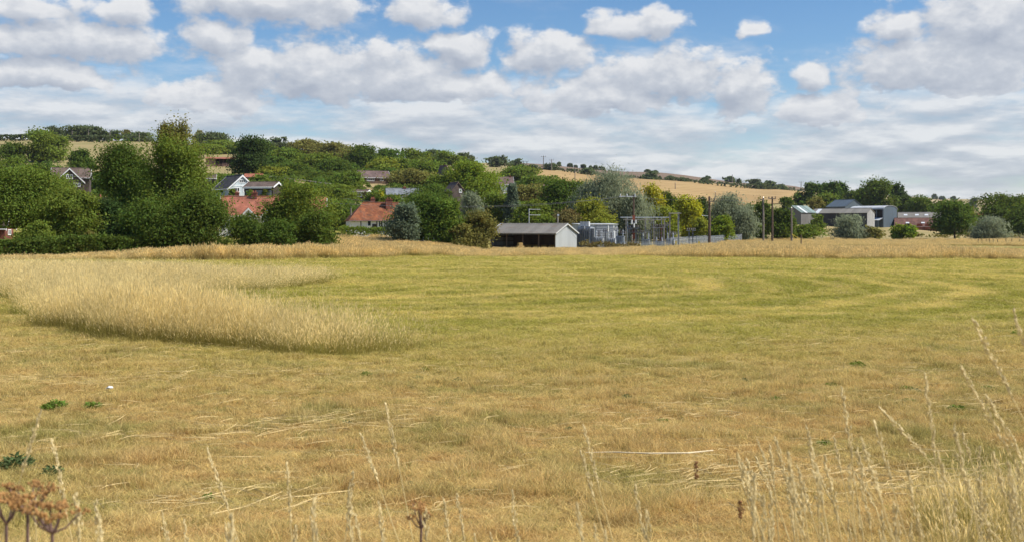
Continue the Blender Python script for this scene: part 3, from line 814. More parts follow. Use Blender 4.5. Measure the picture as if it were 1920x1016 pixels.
def hedge(name, path, ytops, wid, mat, label, dens=1.0, leaf=None, lump=.25):
    """path: (px, d) points; clipped or straggling row of leaves along it"""
    r = np.random.RandomState(int(path[0][0] * 3 + path[-1][1]) % 9999)
    P_ = np.array([(xw(px, d), d) for px, d in path]); seg = np.linalg.norm(np.diff(P_, axis=0), axis=1); cum = np.concatenate([[0], np.cumsum(seg)])
    ht = np.array([max(zw(y, d) - gz(xw(px, d), d), .4) for (px, d), y in zip(path, ytops)])
    dm = P_[:, 1].mean(); lf = leaf or max(.11, .00095 * dm)
    n = int(min(60000, cum[-1] * ht.mean() / (lf * lf) * 3.6 * dens))
    nc = max(40, n // 7)
    u = r.uniform(0, cum[-1], nc); cx = np.interp(u, cum, P_[:, 0]); cy_ = np.interp(u, cum, P_[:, 1]); hh = np.interp(u, cum, ht)
    lum = vnoise(u, u * 0, .9 / max(wid, .3), 3) * .6 + vnoise(u, u * 0, 2.3 / max(wid, .3), 4) * .4
    hh = hh * (1 - lump + lump * 1.6 * lum)
    face = r.uniform(0, 1, nc); v = np.where(face < .55, r.uniform(.03, 1, nc) ** .8, 1.0)
    ac = np.where(face < .33, -1.0, np.where(face < .55, 1.0, r.uniform(-1, 1, nc))) * wid / 2 * (1 - .25 * v)
    tdx = np.gradient(P_[:, 0]); tdy = np.gradient(P_[:, 1])
    ux = np.interp(u, cum, tdx); uy = np.interp(u, cum, tdy); ul = np.hypot(ux, uy)
    nx, ny = -uy / ul, ux / ul
    flip = np.where(ny > 0, -1., 1.)   # -1 side of 'ac' faces the viewer
    cen = np.stack([cx - nx * flip * ac * -1, cy_ - ny * flip * ac * -1, hh * v], -1)
    ci = r.randint(0, nc, n); p = cen[ci] + r.normal(size=(n, 3)) * np.array([1, 1, .8]) * min(wid, 1.2) * .16
    g = gz(p[:, 0], p[:, 1]); p[:, 2] = np.maximum(p[:, 2], .05)
    nn = r.normal(size=(n, 3)) * .7 + np.stack([nx[ci] * np.sign(ac[ci]), -np.abs(ny[ci]) * .6, .5 + 0 * ac[ci]], -1); nn /= np.linalg.norm(nn, axis=1)[:, None]
    t = r.normal(size=(n, 3)); t -= nn * (t * nn).sum(1)[:, None]; t /= np.linalg.norm(t, axis=1)[:, None]
    b = np.cross(nn, t); s = lf * r.uniform(.6, 1.35, n)[:, None]
    p[:, 2] += g
    org = np.array([P_[0, 0], P_[0, 1], gz(P_[0, 0], P_[0, 1])])
    V = np.stack([p - t * s, p + b * s * .62, p + t * s, p - b * s * .62], 1) - org
    root = empty(name, tuple(org), 0, label, 'hedge')
    link('foliage', quads_mesh('foliage', V, r.uniform(0, 1, n), r.uniform(0, 1, nc)[ci]), root, M[mat])
    m = MB()
    for k in range(len(P_) - 1):
        a = P_[k]; b_ = P_[k + 1]; st = max(1, int(seg[k] / 4))
        for j in range(st):
            q = a + (b_ - a) * (j + .5) / st; hk = ht[k] * .6; g0 = gz(q[0], q[1])
            m.tube([(q[0] - org[0], q[1] - org[1], g0 - .1 - org[2]), (q[0] - org[0] + .1, q[1] - org[1], g0 + hk - org[2])], [.05, .02], 5)
    tag(m.build('stem', M['bark'], root), kind='stuff')
    return root

# kind, leaf, column, top row, width, distance, label
G1 = 'trees along the near edge of the village'
for k, m, px, yt, w, d, lab in [
    ('round', 'leaf_mid', 46, 308, 156, 116, 'broad leafy tree filling the left edge of the picture above the hedge'),
    ('round', 'leaf_mid', 130, 350, 104, 110, 'lower half-round tree just below the white-trimmed brown gable'),
    ('tall', 'leaf_dark', 236, 270, 112, 124, 'dark tree joined to the left flank of the tallest tree'),
    ('tall', 'leaf_mid', 316, 250, 148, 117, 'tallest tree, dark and spreading, its top breaking the skyline'),
    ('airy', 'leaf_olive', 331, 227, 88, 119, 'thin airy ash top poking above the tallest tree'),
    ('round', 'leaf_dark', 378, 350, 100, 110, 'heavy dark tree sloping down towards the long pink roof'),
    ('round', 'leaf_deep', 208, 372, 76, 112, 'deep shaded tree low between hedge and tallest tree'),
    ('round', 'leaf_dark', 290, 372, 110, 109, 'dark low crown under the tallest tree at field edge'),
    ('round', 'leaf_dark', 466, 400, 72, 113, 'low dark tree below the pair of brick chimneys'),
    ('round', 'leaf_mid', 556, 336, 116, 120, 'rounded tree hiding the right half of the long pink roof'),
    ('round', 'leaf_dark', 597, 394, 66, 112, 'dark low tree at the right end of the tree row before the orange-roofed cottage'),
    ('round', 'leaf_dark', 524, 410, 62, 110, 'dark small tree under the white dormers of the long pink roof'),
    ('round', 'leaf_dark', 796, 360, 118, 152, 'large dark tree standing behind the lamp post'),
    ('round', 'leaf_mid', 842, 374, 62, 150, 'mid green tree between the lamp post and the olive bush'),
    ('tall', 'leaf_blue', 760, 380, 50, 147, 'blue-green tree touching the right chimney of the orange-roofed cottage'),
]:
    plant('tree', k, m, px, yt, w, d, lab, 'tree', G1, .29 if px == 46 else .05)
plant('shrub', 'bush', 'leaf_mid', 74, 416, 66, 104, 'leafy shrub beside the small brick house at the left edge', 'shrub')
plant('shrub', 'bush', 'leaf_olive', 893, 396, 66, 150, 'yellow-olive bush against the left end of the hay shed', 'shrub')
plant('shrub', 'bush', 'leaf_olive', 868, 420, 46, 148, 'small olive bush right of the lamp post', 'shrub')
plant('shrub', 'bush', 'leaf_olive', 168, 430, 36, 107, 'tawny shrub growing out of the long dark hedge', 'shrub')

G2 = 'trees behind the hay shed and substation'
for k, m, px, yt, w, d, lab, cat in [
    ('willow', 'leaf_grey', 884, 355, 46, 205, 'pale grey-green willow above the olive bush by the shed', 'tree'),
    ('cone', 'leaf_blue', 962, 341, 40, 236, 'dark blue-green pointed tree above the hay shed roof', 'tree'),
    ('round', 'leaf_mid', 930, 362, 66, 240, 'mid green tree below the plum-roofed house with one chimney', 'tree'),
    ('round', 'leaf_mid', 1000, 374, 66, 205, 'leafy green tree directly behind the steel pole frame on the shed', 'tree'),
    ('round', 'leaf_dark', 1058, 338, 92, 228, 'broad dark chestnut tree left of the great grey willow', 'tree'),
    ('round', 'leaf_yellow', 1106, 372, 64, 206, 'yellow-green tree in front of the great grey willow', 'tree'),
    ('willow', 'leaf_grey', 1154, 309, 104, 218, 'great grey-green willow standing over the substation', 'tree'),
    ('willow', 'leaf_grey', 1110, 330, 60, 220, 'lower left limb-crown of grey willow leaning over the chestnut tree', 'tree'),
    ('willow', 'leaf_grey', 1190, 352, 44, 214, 'small grey willow between the great willow and the golden trees', 'tree'),
    ('tall', 'leaf_gold', 1224, 344, 46, 238, 'golden yellow tree next to the great grey willow', 'tree'),
    ('tall', 'leaf_dark', 1257, 357, 36, 240, 'dark green tree between the two golden trees', 'tree'),
    ('tall', 'leaf_gold', 1290, 366, 40, 232, 'golden yellow tree nearest the tall brown utility pole', 'tree'),
    ('round', 'leaf_yellow', 1240, 388, 58, 222, 'yellow-green low tree below the dark one between golden trees', 'tree'),
    ('round', 'leaf_yellow', 1308, 410, 40, 222, 'low yellow-green bushy tree left of the tall brown utility pole', 'tree'),
    ('round', 'leaf_deep', 1312, 367, 38, 262, 'deep green tree just left of the top of the tall brown utility pole', 'tree'),
    ('willow', 'leaf_grey', 1372, 361, 72, 238, 'grey-green willow right of the tall brown utility pole', 'tree'),
    ('willow', 'leaf_grey', 1396, 388, 40, 232, 'drooping grey willow at the right end of the palisade', 'tree'),
    ('round', 'leaf_dark', 1434, 372, 36, 270, 'dark tree behind the twin utility poles', 'tree'),
    ('round', 'leaf_dark', 1409, 380, 30, 275, 'small dark tree left of the twin utility poles', 'tree'),
    ('tall', 'leaf_dark', 1466, 390, 42, 246, 'upright dark tree between twin poles and the green-roofed barn', 'tree'),
    ('round', 'leaf_dark', 1477, 369, 28, 400, 'small spiky dark tree above the left end of the green-roofed barn', 'tree'),
    ('round', 'leaf_olive', 1526, 368, 28, 430, 'olive tree above the right end of the green barn roof', 'tree'),
]:
    plant('willow_tree' if k == 'willow' else 'tree', k, m, px, yt, w, d, lab, cat, G2, .04)
for k, m, px, yt, w, d, lab in [
    ('bush', 'leaf_bright', 1353, 404, 48, 214, 'round bright green bush behind the palisade near the tall brown pole'),
    ('bush', 'leaf_rust', 1062, 392, 54, 198, 'brownish bush peeping over the right end of the shed roof'),
    ('bush', 'leaf_yellow', 1128, 402, 44, 196, 'yellow-green bush above the white cabinets'),
    ('bush', 'leaf_mid', 1020, 406, 52, 196, 'green bush touching the back of the shed roof'),
    ('bush', 'leaf_dark', 1418, 418, 30, 250, 'dark bush at the foot of the left twin utility pole'),
    ('bush', 'leaf_mid', 1517, 420, 62, 262, 'long low green bush in front of the dark boarded barn'),
    ('bush', 'leaf_mid', 1531, 398, 24, 330, 'ivy-like bush against the dark boarded barn wall'),
    ('willow', 'leaf_grey', 1597, 401, 56, 268, 'round grey-green willow bush in front of the pale barn gable'),
    ('bush', 'leaf_olive', 1636, 424, 34, 266, 'small olive bush right of the round willow bush'),
    ('bush', 'leaf_bright', 1684, 421, 30, 272, 'left one of two bright bushes before the red brick barn'),
    ('bush', 'leaf_bright', 1706, 422, 30, 270, 'right one of two bright bushes before the red brick barn'),
    ('willow', 'leaf_grey', 1851, 405, 58, 272, 'round pale green willow bush at the right by the wide oak'),
]:
    plant('shrub', k, m, px, yt, w, d, lab, 'shrub', 'bushes across the valley floor', .02)

G3 = 'trees around the farm'
for k, m, px, yt, w, d, lab in [
    ('round', 'leaf_dark', 1790, 376, 68, 282, 'wide oak with a thick short trunk before the red brick barn'),
    ('round', 'leaf_dark', 1892, 366, 98, 330, 'big dark tree at the right edge of the picture'),
    ('round', 'leaf_dark', 1940, 380, 80, 310, 'dark tree cut off by the right edge of the picture'),
    ('round', 'leaf_dark', 1646, 339, 60, 470, 'tallest dark tree behind the arched-roof barn'),
    ('tall', 'leaf_deep', 1682, 340, 30, 480, 'narrow deep green tree right of the tallest farm tree'),
    ('tall', 'leaf_dark', 1622, 352, 28, 480, 'dark tree left shoulder of the tallest farm tree'),
    ('tall', 'leaf_deep', 1607, 350, 11, 620, 'tiny round-topped tree on the gap left of the tallest farm tree'),
    ('tall', 'leaf_dark', 1520, 343, 26, 520, 'first dark tree of the row behind the slate-grey barns, by the stubble'),
    ('tall', 'leaf_dark', 1542, 342, 28, 520, 'second dark tree of the row behind the slate-grey barns'),
    ('tall', 'leaf_dark', 1562, 341, 26, 520, 'third dark tree of the row behind the slate-grey barns'),
    ('tall', 'leaf_deep', 1580, 343, 26, 525, 'pointed deep green tree above the slate-grey gable roof'),
    ('round', 'leaf_dark', 1600, 358, 30, 515, 'lower dark tree between slate gable roof and arched roof'),
    ('round', 'leaf_mid', 1550, 362, 44, 490, 'mid green low tree in front of the dark farm row'),
    ('round', 'leaf_dark', 1500, 362, 22, 520, 'small tree at the right foot of the golden stubble field'),
    ('flat', 'leaf_dark', 1732, 361, 54, 440, 'flat-layered dark cedar-like tree behind the red brick barn'),
    ('round', 'leaf_deep', 1703, 366, 30, 470, 'deep green tree between arched barn and layered tree'),
    ('round', 'leaf_dark', 1762, 376, 30, 450, 'small dark tree right of the layered tree'),
    ('round', 'leaf_rust', 1838, 398, 30, 340, 'reddish copper-leaved tree behind the round pale willow bush'),
    ('round', 'leaf_olive', 1815, 384, 24, 350, 'yellowing olive tree behind the wide oak'),
    ('round', 'leaf_hill', 1826, 371, 18, 1100, 'solitary dark tree on the far right skyline field'),
    ('round', 'leaf_hill', 1877, 366, 22, 900, 'rounded far tree rising above the right-edge trees'),
    ('round', 'leaf_hill', 1753, 365, 10, 2000, 'small far tree on the horizon right of the layered tree'),
    ('round', 'leaf_hill', 1766, 369, 8, 2000, 'speck of a tree second along the far right horizon'),
    ('round', 'leaf_hill', 1787, 369, 7, 2000, 'speck of a tree third along the far right horizon'),
]:
    plant('tree', k, m, px, yt, w, d, lab, 'tree', G3, .06 if px != 1790 else .12)

G4 = 'trees on the hillside above the village'
for k, m, px, yt, w, d, lab in [
    ('round', 'leaf_mid', 86, 245, 60, 420, 'large round green tree at the foot of the upper left pasture'),
    ('round', 'leaf_dark', 28, 270, 38, 412, 'dark bushy tree left of the large round pasture tree'),
    ('cone', 'leaf_dark', 149, 279, 42, 372, 'small cone-shaped tree on the left pasture above the brown gable'),
    ('round', 'leaf_hill', 106, 239, 26, 690, 'first skyline tree on the upper left pasture'),
    ('round', 'leaf_hill', 143, 237, 46, 692, 'widest skyline tree above the upper left pasture'),
    ('round', 'leaf_hill', 180, 240, 28, 690, 'skyline tree between two poles above the left pasture'),
    ('tall', 'leaf_hill', 199, 247, 14, 690, 'slim skyline tree right of the second pasture pole'),
    ('round', 'leaf_hill', 218, 246, 24, 694, 'low double skyline tree in the middle of the pasture top'),
    ('airy', 'leaf_olive', 239, 243, 20, 690, 'thin bare-looking skyline tree near the right end of the pasture'),
    ('round', 'leaf_hill', 262, 250, 38, 680, 'bushy skyline tree at the right end of the pasture'),
    ('airy', 'leaf_olive', 372, 245, 22, 610, 'spindly tree just right of the tallest tree top'),
    ('round', 'leaf_hill', 396, 248, 38, 600, 'rounded hilltop tree above the stable block'),
    ('round', 'leaf_mid', 422, 262, 44, 560, 'leafy tree on the hilltop above the right end of the stable block'),
    ('round', 'leaf_mid', 382, 272, 50, 540, 'low green tree on the hill behind the stable block left end'),
    ('round', 'leaf_deep', 468, 256, 44, 335, 'massive dark yew-like tree above the white gabled house'),
    ('round', 'leaf_dark', 494, 263, 26, 600, 'hilltop tree right behind the massive dark tree'),
    ('airy', 'leaf_hill', 528, 258, 28, 640, 'round-headed tree standing clear on the hilltop skyline'),
    ('round', 'leaf_olive', 574, 262, 48, 520, 'pale yellowish hilltop tree crowning the wood'),
    ('cone', 'leaf_deep', 604, 268, 24, 560, 'dark pointed fir beside the pale yellowish hilltop tree'),
    ('round', 'leaf_olive', 632, 268, 50, 500, 'big olive tree on the wood skyline left of the plum roof'),
    ('round', 'leaf_dark', 684, 277, 46, 440, 'dark dense tree behind the plum-roofed house'),
    ('round', 'leaf_dark', 724, 278, 44, 470, 'dark tree on the skyline above the right end of the plum roof'),
    ('cone', 'leaf_deep', 754, 277, 12, 560, 'thin dark fir spike on the skyline'),
    ('round', 'leaf_mid', 778, 280, 36, 520, 'round tree on the skyline right of the thin fir spike'),
    ('round', 'leaf_hill', 808, 281, 28, 640, 'far rounded tree behind the small stubble gap on the ridge'),
    ('round', 'leaf_mid', 838, 285, 36, 600, 'skyline tree above the steep pointed roof'),
    ('round', 'leaf_hill', 866, 288, 28, 640, 'skyline tree above the bright green tree'),
    ('round', 'leaf_hill', 885, 294, 14, 700, 'last small tree at the right end of the wooded ridge'),
    ('round', 'leaf_mid', 533, 279, 62, 450, 'mid green tree below the round-headed hilltop tree'),
    ('round', 'leaf_dark', 512, 296, 44, 400, 'dark tree right of the massive dark yew-like tree'),
    ('round', 'leaf_mid', 590, 292, 66, 400, 'leafy tree in the middle of the hillside wood'),
    ('round', 'leaf_dark', 548, 308, 50, 350, 'dark round tree above the low brown garage roof'),
    ('bush', 'leaf_yellow', 506, 311, 34, 322, 'yellow-green small tree beside the massive dark tree'),
    ('round', 'leaf_dark', 630, 300, 60, 380, 'shaded tree left of the plum-roofed house'),
    ('round', 'leaf_dark', 604, 326, 56, 320, 'dark green tree low in the wood above the long pink roof'),
    ('round', 'leaf_mid', 652, 325, 40, 310, 'green tree at the left wall of the plum-roofed house'),
    ('round', 'leaf_olive', 655, 284, 40, 470, 'olive crown between the big olive and the dark dense tree'),
    ('round', 'leaf_yellow', 719, 300, 40, 420, 'yellow-green tree immediately behind the plum roof'),
    ('round', 'leaf_mid', 757, 300, 50, 430, 'mid green tree below the thin fir spike'),
    ('round', 'leaf_mid', 800, 305, 56, 400, 'mid green tree left of the steep pointed roof'),
    ('round', 'leaf_olive', 776, 320, 70, 330, 'wide olive tree above the slate-roofed cottage'),
    ('round', 'leaf_bright', 878, 301, 72, 300, 'bright fresh green tree right of the steep pointed roof'),
    ('round', 'leaf_mid', 905, 325, 36, 330, 'green tree at the left wall of the plum house with one chimney'),
    ('round', 'leaf_mid', 820, 330, 44, 300, 'green tree in front of the steep pointed roof'),
    ('round', 'leaf_dark', 738, 318, 40, 340, 'dark tree at the right end of the plum roof'),
    ('round', 'leaf_mid', 632, 346, 60, 262, 'mid green tree left of the little house with the wide white window'),
    ('round', 'leaf_dark', 575, 345, 46, 285, 'dark tree right of the low brown garage'),
    ('round', 'leaf_mid', 704, 358, 30, 250, 'small green tree right of the wide white window'),
    ('bush', 'leaf_gold', 716, 355, 9, 247, 'small yellow conifer between the white window and slate cottage'),
    ('round', 'leaf_mid', 738, 366, 36, 232, 'green tree hiding the left wall of the slate-roofed cottage'),
    ('round', 'leaf_dark', 810, 345, 66, 236, 'dark green tree covering the right end of the slate cottage'),
    ('round', 'leaf_dark', 636, 376, 46, 190, 'dark tree against the left end of the orange-roofed cottage'),
    ('round', 'leaf_mid', 398, 327, 50, 300, 'green tree beside the small grey-roofed bungalow'),
    ('round', 'leaf_dark', 396, 345, 26, 262, 'dark shrubby tree left of the white gabled house'),
    ('round', 'leaf_mid', 330, 335, 70, 250, 'green tree behind the tallest tree beside the small bungalow'),
    ('bush', 'leaf_mid', 490, 330, 30, 285, 'small green tree behind the low brown garage'),
    ('round', 'leaf_dark', 200, 330, 50, 260, 'dark tree right of the white-trimmed brown gable'),
    ('round', 'leaf_dark', 78, 305, 60, 300, 'dark tree behind the left end of the brown gabled house'),
    ('round', 'leaf_mid', 20, 300, 60, 300, 'green tree far behind the broad left edge tree'),
    ('round', 'leaf_hill', 933, 293, 26, 800, 'pair-like feathery skyline tree where the wood meets ploughed land'),
    ('round', 'leaf_hill', 968, 299, 20, 850, 'dark round tree at the left end of the ploughed skyline'),
    ('round', 'leaf_mid', 976, 314, 50, 480, 'green tree at the left end of the golden stubble field'),
    ('round', 'leaf_mid', 1016, 330, 46, 420, 'green tree at the lower left corner of the stubble field'),
    ('round', 'leaf_olive', 986, 348, 46, 330, 'olive tree right of the plum house with one chimney'),
    ('round', 'leaf_mid', 1090, 338, 36, 300, 'green tree between the chestnut and willow tops'),
]:
    plant('fir_tree' if k == 'cone' and w < 30 else 'tree', k, m, px, yt, w * (1.36 if 24 < w < 56 else 1.15 if w >= 56 else 1), d, lab, 'tree', G4, .05, 1.0, 1.0)
for k, px, yt, w, d, lab in [
    ('bush', 498, 353, 14, 233, 'small clipped shrub by the white gabled house right corner'),
    ('bush', 436, 354, 14, 231, 'small round shrub by the white gabled house left corner'),
    ('bush', 468, 354, 16, 231, 'garden shrub between white gable and brown garage'),
]:
    plant('shrub', k, 'leaf_mid', px, yt, w, d, lab, 'shrub', 'garden shrubs')
for i, (px, yt, w, lab) in enumerate([(1048, 305, 8, 'lone bush left of all on the ploughed skyline'), (1069, 307, 8, 'round bush second along the ploughed skyline'),
        (1080, 310, 5, 'tiny bush third along the ploughed skyline'), (1094, 309, 8, 'bush fourth along the ploughed skyline'), (1107, 311, 5, 'tiny bush fifth along the ploughed skyline'),
        (1117, 311, 10, 'bush sixth along the ploughed skyline near the willow'), (1129, 312, 10, 'bush seventh along the ploughed skyline near the willow'),
        (1214, 319, 10, 'skyline bush just right of the great willow top'), (1229, 321, 8, 'small skyline bush right of the great willow'),
        (1326, 331, 8, 'low bush on the bare brown ridge right of centre'), (1368, 331, 22, 'clump on the ridge with a mast beside it'), (1386, 336, 8, 'small bush at the right of the ridge clump'),
        (1438, 339, 12, 'end bush on the ridge before the farm trees')]):
    plant('shrub', 'bush', 'leaf_hill', px, yt, w, 1150, lab, 'shrub', 'bushes along the ploughed skyline', .02)
for i, (px, yt, w, d, lab) in enumerate([(998, 309, 16, 790, 'bush at the left end of the boundary hedge between the fields'), (1036, 307, 30, 800, 'rounded thicket under the two utility poles on the hill'),
        (1102, 316, 28, 800, 'thicket in the boundary hedge left of the willow'), (1221, 322, 30, 810, 'thicket in the boundary hedge right of the willow'),
        (1256, 331, 16, 830, 'first hump of the boundary hedge right of the willow'), (1281, 333, 22, 840, 'second hump of the boundary hedge right of the willow'),
        (1322, 333, 18, 860, 'hump of the boundary hedge below the bare ridge'), (1418, 336, 34, 900, 'tall clump of trees in the boundary hedge'), (1446, 341, 28, 905, 'rounded clump of trees near the right end of the boundary hedge'),
        (1466, 346, 22, 910, 'last clump of trees at the right end of the boundary hedge')]):
    plant('tree', 'bush', 'leaf_hill', px, yt, w, d, lab, 'tree', 'clumps in the boundary hedge', .02)

# ------------------------------------------------------------------ hedges
hedge('hedge', [(-160, 101), (0, 101), (120, 103), (235, 106), (340, 110)], [452, 454, 450, 447, 450], 2.2, 'leaf_dark', 'long dark clipped hedge at the left edge of the field', 2.0, .12, .14)
hedge('hedge', [(636, 168), (680, 168), (733, 169)], [428, 429, 430], 1.6, 'leaf_mid', 'clipped green garden hedge in front of the orange-roofed cottage', 1.4, .14, .12)
hedge('hedge', [(985, 800), (1050, 802), (1120, 806), (1200, 812), (1300, 830), (1400, 880), (1480, 910), (1520, 915)],
      [314, 317, 323.5, 331.5, 338, 345.5, 353, 356], 5., 'leaf_hill', 'thin dark boundary hedge between stubble and ploughed land', 1.0, .8, .45)
hedge('hedge', [(-40, 655), (60, 655), (120, 655), (210, 655)], [254, 254.5, 255, 256.5], 4., 'leaf_hill', 'low dark hedge along the top of the upper left pasture', 3.0, .6, .2)
hedge('hedge', [(1400, 290), (1480, 288), (1570, 286), (1660, 290)], [433, 434, 434, 436], 3.0, 'leaf_olive', 'straggling low bramble hedge below the farm barns', .8, .26, .7)
hedge('hedge', [(1700, 300), (1760, 298), (1840, 300), (1980, 305)], [440, 439, 440, 438], 2.5, 'leaf_olive', 'low bramble hedge under the wide oak', .7, .26, .7)
hedge('hedge', [(1090, 172), (1140, 171), (1200, 172)], [456, 455, 456], 1.8, 'leaf_rust', 'rusty brown weeds and brambles before the cabinets', .9, .15, .8)
hedge('hedge', [(492, 330), (560, 322), (640, 312)], [333, 334, 335], 3., 'leaf_mid', 'hillside hedge below the hillside wood', 1., .3, .3)
hedge('hedge', [(1000, 340), (1100, 330), (1200, 330), (1300, 340), (1400, 350)], [385, 390, 392, 394, 396], 4., 'leaf_mid', 'overgrown hedge behind the golden trees at the foot of the stubble', .8, .35, .6)
hedge('hedge', [(1690, 900), (1760, 900), (1840, 900), (1960, 900)], [388, 391, 392, 394], 6., 'leaf_hill', 'far dark hedge line beneath the right horizon fields', .8, .9, .5)

# ------------------------------------------------------------------ undergrowth filling the village slope
def undergrowth():
    r = np.random.RandomState(77); N = 2600
    px = r.uniform(150, 1110, N); d = r.uniform(205, 560, N)
    x = xw(px, d); g = gz(x, d); row = HY + (CZ - g) / d * F
    top = np.interp(px, [150, 340, 480, 560, 700, 900, 1000, 1100], [330, 330, 318, 292, 300, 315, 345, 372])
    ok = (row > top) & (row < 445)
    for a, b, d0, d1 in [(95, 185, 205, 240), (375, 450, 300, 420), (415, 530, 205, 248), (350, 405, 240, 280), (655, 698, 252, 282), (718, 792, 240, 262), (662, 732, 316, 340), (910, 965, 352, 380), (842, 864, 262, 282), (900, 972, 205, 300)]:
        ok &= ~((px > a) & (px < b) & (d > d0) & (d < d1))
    x, d, g = x[ok], d[ok], g[ok]; nb = len(x); w = r.uniform(3, 6.5, nb); h = r.uniform(.9, 2.4, nb)
    per = 62; n = nb * per; i = np.repeat(np.arange(nb), per)
    v = r.normal(size=(n, 3)); v[:, 2] = np.abs(v[:, 2]); v /= np.linalg.norm(v, axis=1)[:, None]
    rr = r.uniform(.7, 1.05, n)
    p = np.stack([x[i] + v[:, 0] * w[i] * .5 * rr, d[i] + v[:, 1] * w[i] * .5 * rr, g[i] + v[:, 2] * h[i] * rr], -1)
    nn = v + r.normal(size=(n, 3)) * .6; nn /= np.linalg.norm(nn, axis=1)[:, None]
    t = r.normal(size=(n, 3)); t -= nn * (t * nn).sum(1)[:, None]; t /= np.linalg.norm(t, axis=1)[:, None]
    b = np.cross(nn, t); s = (.0015 * d[i] * r.uniform(.7, 1.4, n))[:, None]
    V = np.stack([p - t * s, p + b * s * .65, p + t * s, p - b * s * .65], 1)
    tag(link('undergrowth', quads_mesh('undergrowth', V, r.uniform(0, 1, n), r.uniform(0, 1, nb)[i]), None, M['leaf_dark']), 'tangled green scrub and garden shrubs between the hillside trees', 'undergrowth', None, 'stuff')
undergrowth()

# ------------------------------------------------------------------ buildings
def window(parent, x, z, w, h, y=None, side=None, bars=1, frame='white_paint', name='window'):
    """a framed window set on the wall plane: on the front at y, or on an end wall at x = side"""
    f = MB(); g = MB(); t = min(w, h) * .13 + .02
    def bx(m, a0, a1, z0, z1, p0, p1):
        if side is None: m.box(x + a0, x + a1, y + p0, y + p1, z + z0, z + z1)
        else:
            s = 1 if side > 0 else -1; e0, e1 = sorted((side - s * p0, side - s * p1)); m.box(e0, e1, x + a0, x + a1, z + z0, z + z1)
    bx(f, -w / 2, w / 2, -h / 2, -h / 2 + t, -.07, .05); bx(f, -w / 2, w / 2, h / 2 - t, h / 2, -.07, .05)
    bx(f, -w / 2, -w / 2 + t, -h / 2 + t, h / 2 - t, -.065, .05); bx(f, w / 2 - t, w / 2, -h / 2 + t, h / 2 - t, -.065, .05)
    for i in range(bars):
        c = -w / 2 + w * (i + 1) / (bars + 1); bx(f, c - t * .35, c + t * .35, -h / 2 + t, h / 2 - t, -.06, .05)
    bx(g, -w / 2 + t * .9, w / 2 - t * .9, -h / 2 + t * .9, h / 2 - t * .9, -.025, .04)
    fo = f.build(name, M[frame], parent); g.build('pane', M['glass'], fo)
    return fo
def house(name, label, px, d, yaw, L, W, eave, ridge, wm, rm, cat='house', front=(), right=(), left=(), doors=(), chimneys=(), hipl=0., hipr=0.,
          trim=None, over=.35, gable=None, group=None, base=2.0, asym=0.0):
    """long side along x; eave and ridge are picture rows at that distance"""
    x = xw(px, d); g = gz(x, d); root = empty(name, (x, d, g), math.radians(yaw), label, cat, group)
    ze = zw(eave, d) - g; zr = zw(ridge, d) - g; hx, hy = L / 2, W / 2
    m = MB()
    if hipl or hipr:
        m.box(-hx, hx, -hy, hy, -base, ze)
        m.build('wall', M[wm], root)
    else:
        m.prismx([(-hy, -base), (hy, -base), (hy, ze), (0, zr - .06), (-hy, ze)], -hx, hx)
        w = m.build('wall', M[wm], root)
        if gable:
            w.data.materials.append(M[gable])
            for p in w.data.polygons:
                if abs(p.normal.x) > .9: p.material_index = 1
    sl = (zr - ze) / hy; ez = ze - sl * over; ox = hx + over * .7; r = MB()
    a, b = -hx + hipl if hipl else -ox, hx - hipr if hipr else ox
    th = .14
    r.slab([(-ox, -hy - over, ez + th), (ox, -hy - over, ez + th), (b, 0, zr + th), (a, 0, zr + th)], th)
    r.slab([(ox, hy + over, ez + th), (-ox, hy + over, ez + th), (a, 0, zr + th), (b, 0, zr + th)], th)
    if hipl: r.slab([(-ox, hy + over, ez + th), (-ox, -hy - over, ez + th), (a, 0, zr + th)], th)
    if hipr: r.slab([(ox, -hy - over, ez + th), (ox, hy + over, ez + th), (b, 0, zr + th)], th)
    ro = r.build('roof', M[rm], root)
    MB().tube([(a, 0, zr + th), (b, 0, zr + th)], .11, 6).build('ridge_tiles', M[rm], ro)
    gt = MB(); gt.tube([(-ox, -hy - over - .05, ez + .06), (ox, -hy - over - .05, ez + .06)], .06, 5); gt.build('gutter', M[trim or 'steel_dark'], root)
    if trim:
        for s in (-1, 1):
            if (s < 0 and hipl) or (s > 0 and hipr): continue
            for q in (-1, 1):
                t = MB(); xe = s * (ox + .02)
                t.slab([(xe, q * (hy + over), ez + th + .03), (xe, 0, zr + th + .03), (xe, 0, zr - .22), (xe, q * (hy + over), ez - .16)], .05)
                t.build('bargeboard', M[trim], root)
    for c in chimneys:
        cx, cyy, cw, ctop = c[:4]; t = zw(ctop, d) - g
        ch = MB(); ch.box(cx - cw / 2, cx + cw / 2, cyy - cw * .4, cyy + cw * .4, zr - 1.6, t - .12); ch.box(cx - cw * .58, cx + cw * .58, cyy - cw * .48, cyy + cw * .48, t - .12, t)
        co = ch.build('chimney', M['brick'], ro)
        for q in (-.2, .2):
            MB().tube([(cx + cw * q, cyy, t), (cx + cw * q, cyy, t + .3)], [.1, .085], 6).build('chimney_pot', M['tile_pink'], co)
    for (wx, row, ww, hh, bars) in front: window(root, wx, zw(row, d) - g, ww, hh, y=-hy, bars=bars)
    for (wy, row, ww, hh, bars) in right: window(root, wy, zw(row, d) - g, ww, hh, side=hx, bars=bars)
    for (wy, row, ww, hh, bars) in left: window(root, wy, zw(row, d) - g, ww, hh, side=-hx, bars=bars)
    for (dx, dw, dh, dm) in doors:
        do = MB().box(dx - dw / 2, dx + dw / 2, -hy - .05, -hy + .05, -.2, dh).build('door', M[dm], root)
        MB().box(dx + dw * .32, dx + dw * .42, -hy - .10, -hy - .05, dh * .45, dh * .5).build('handle', M['steel'], do)
    return root, g, ze, zr
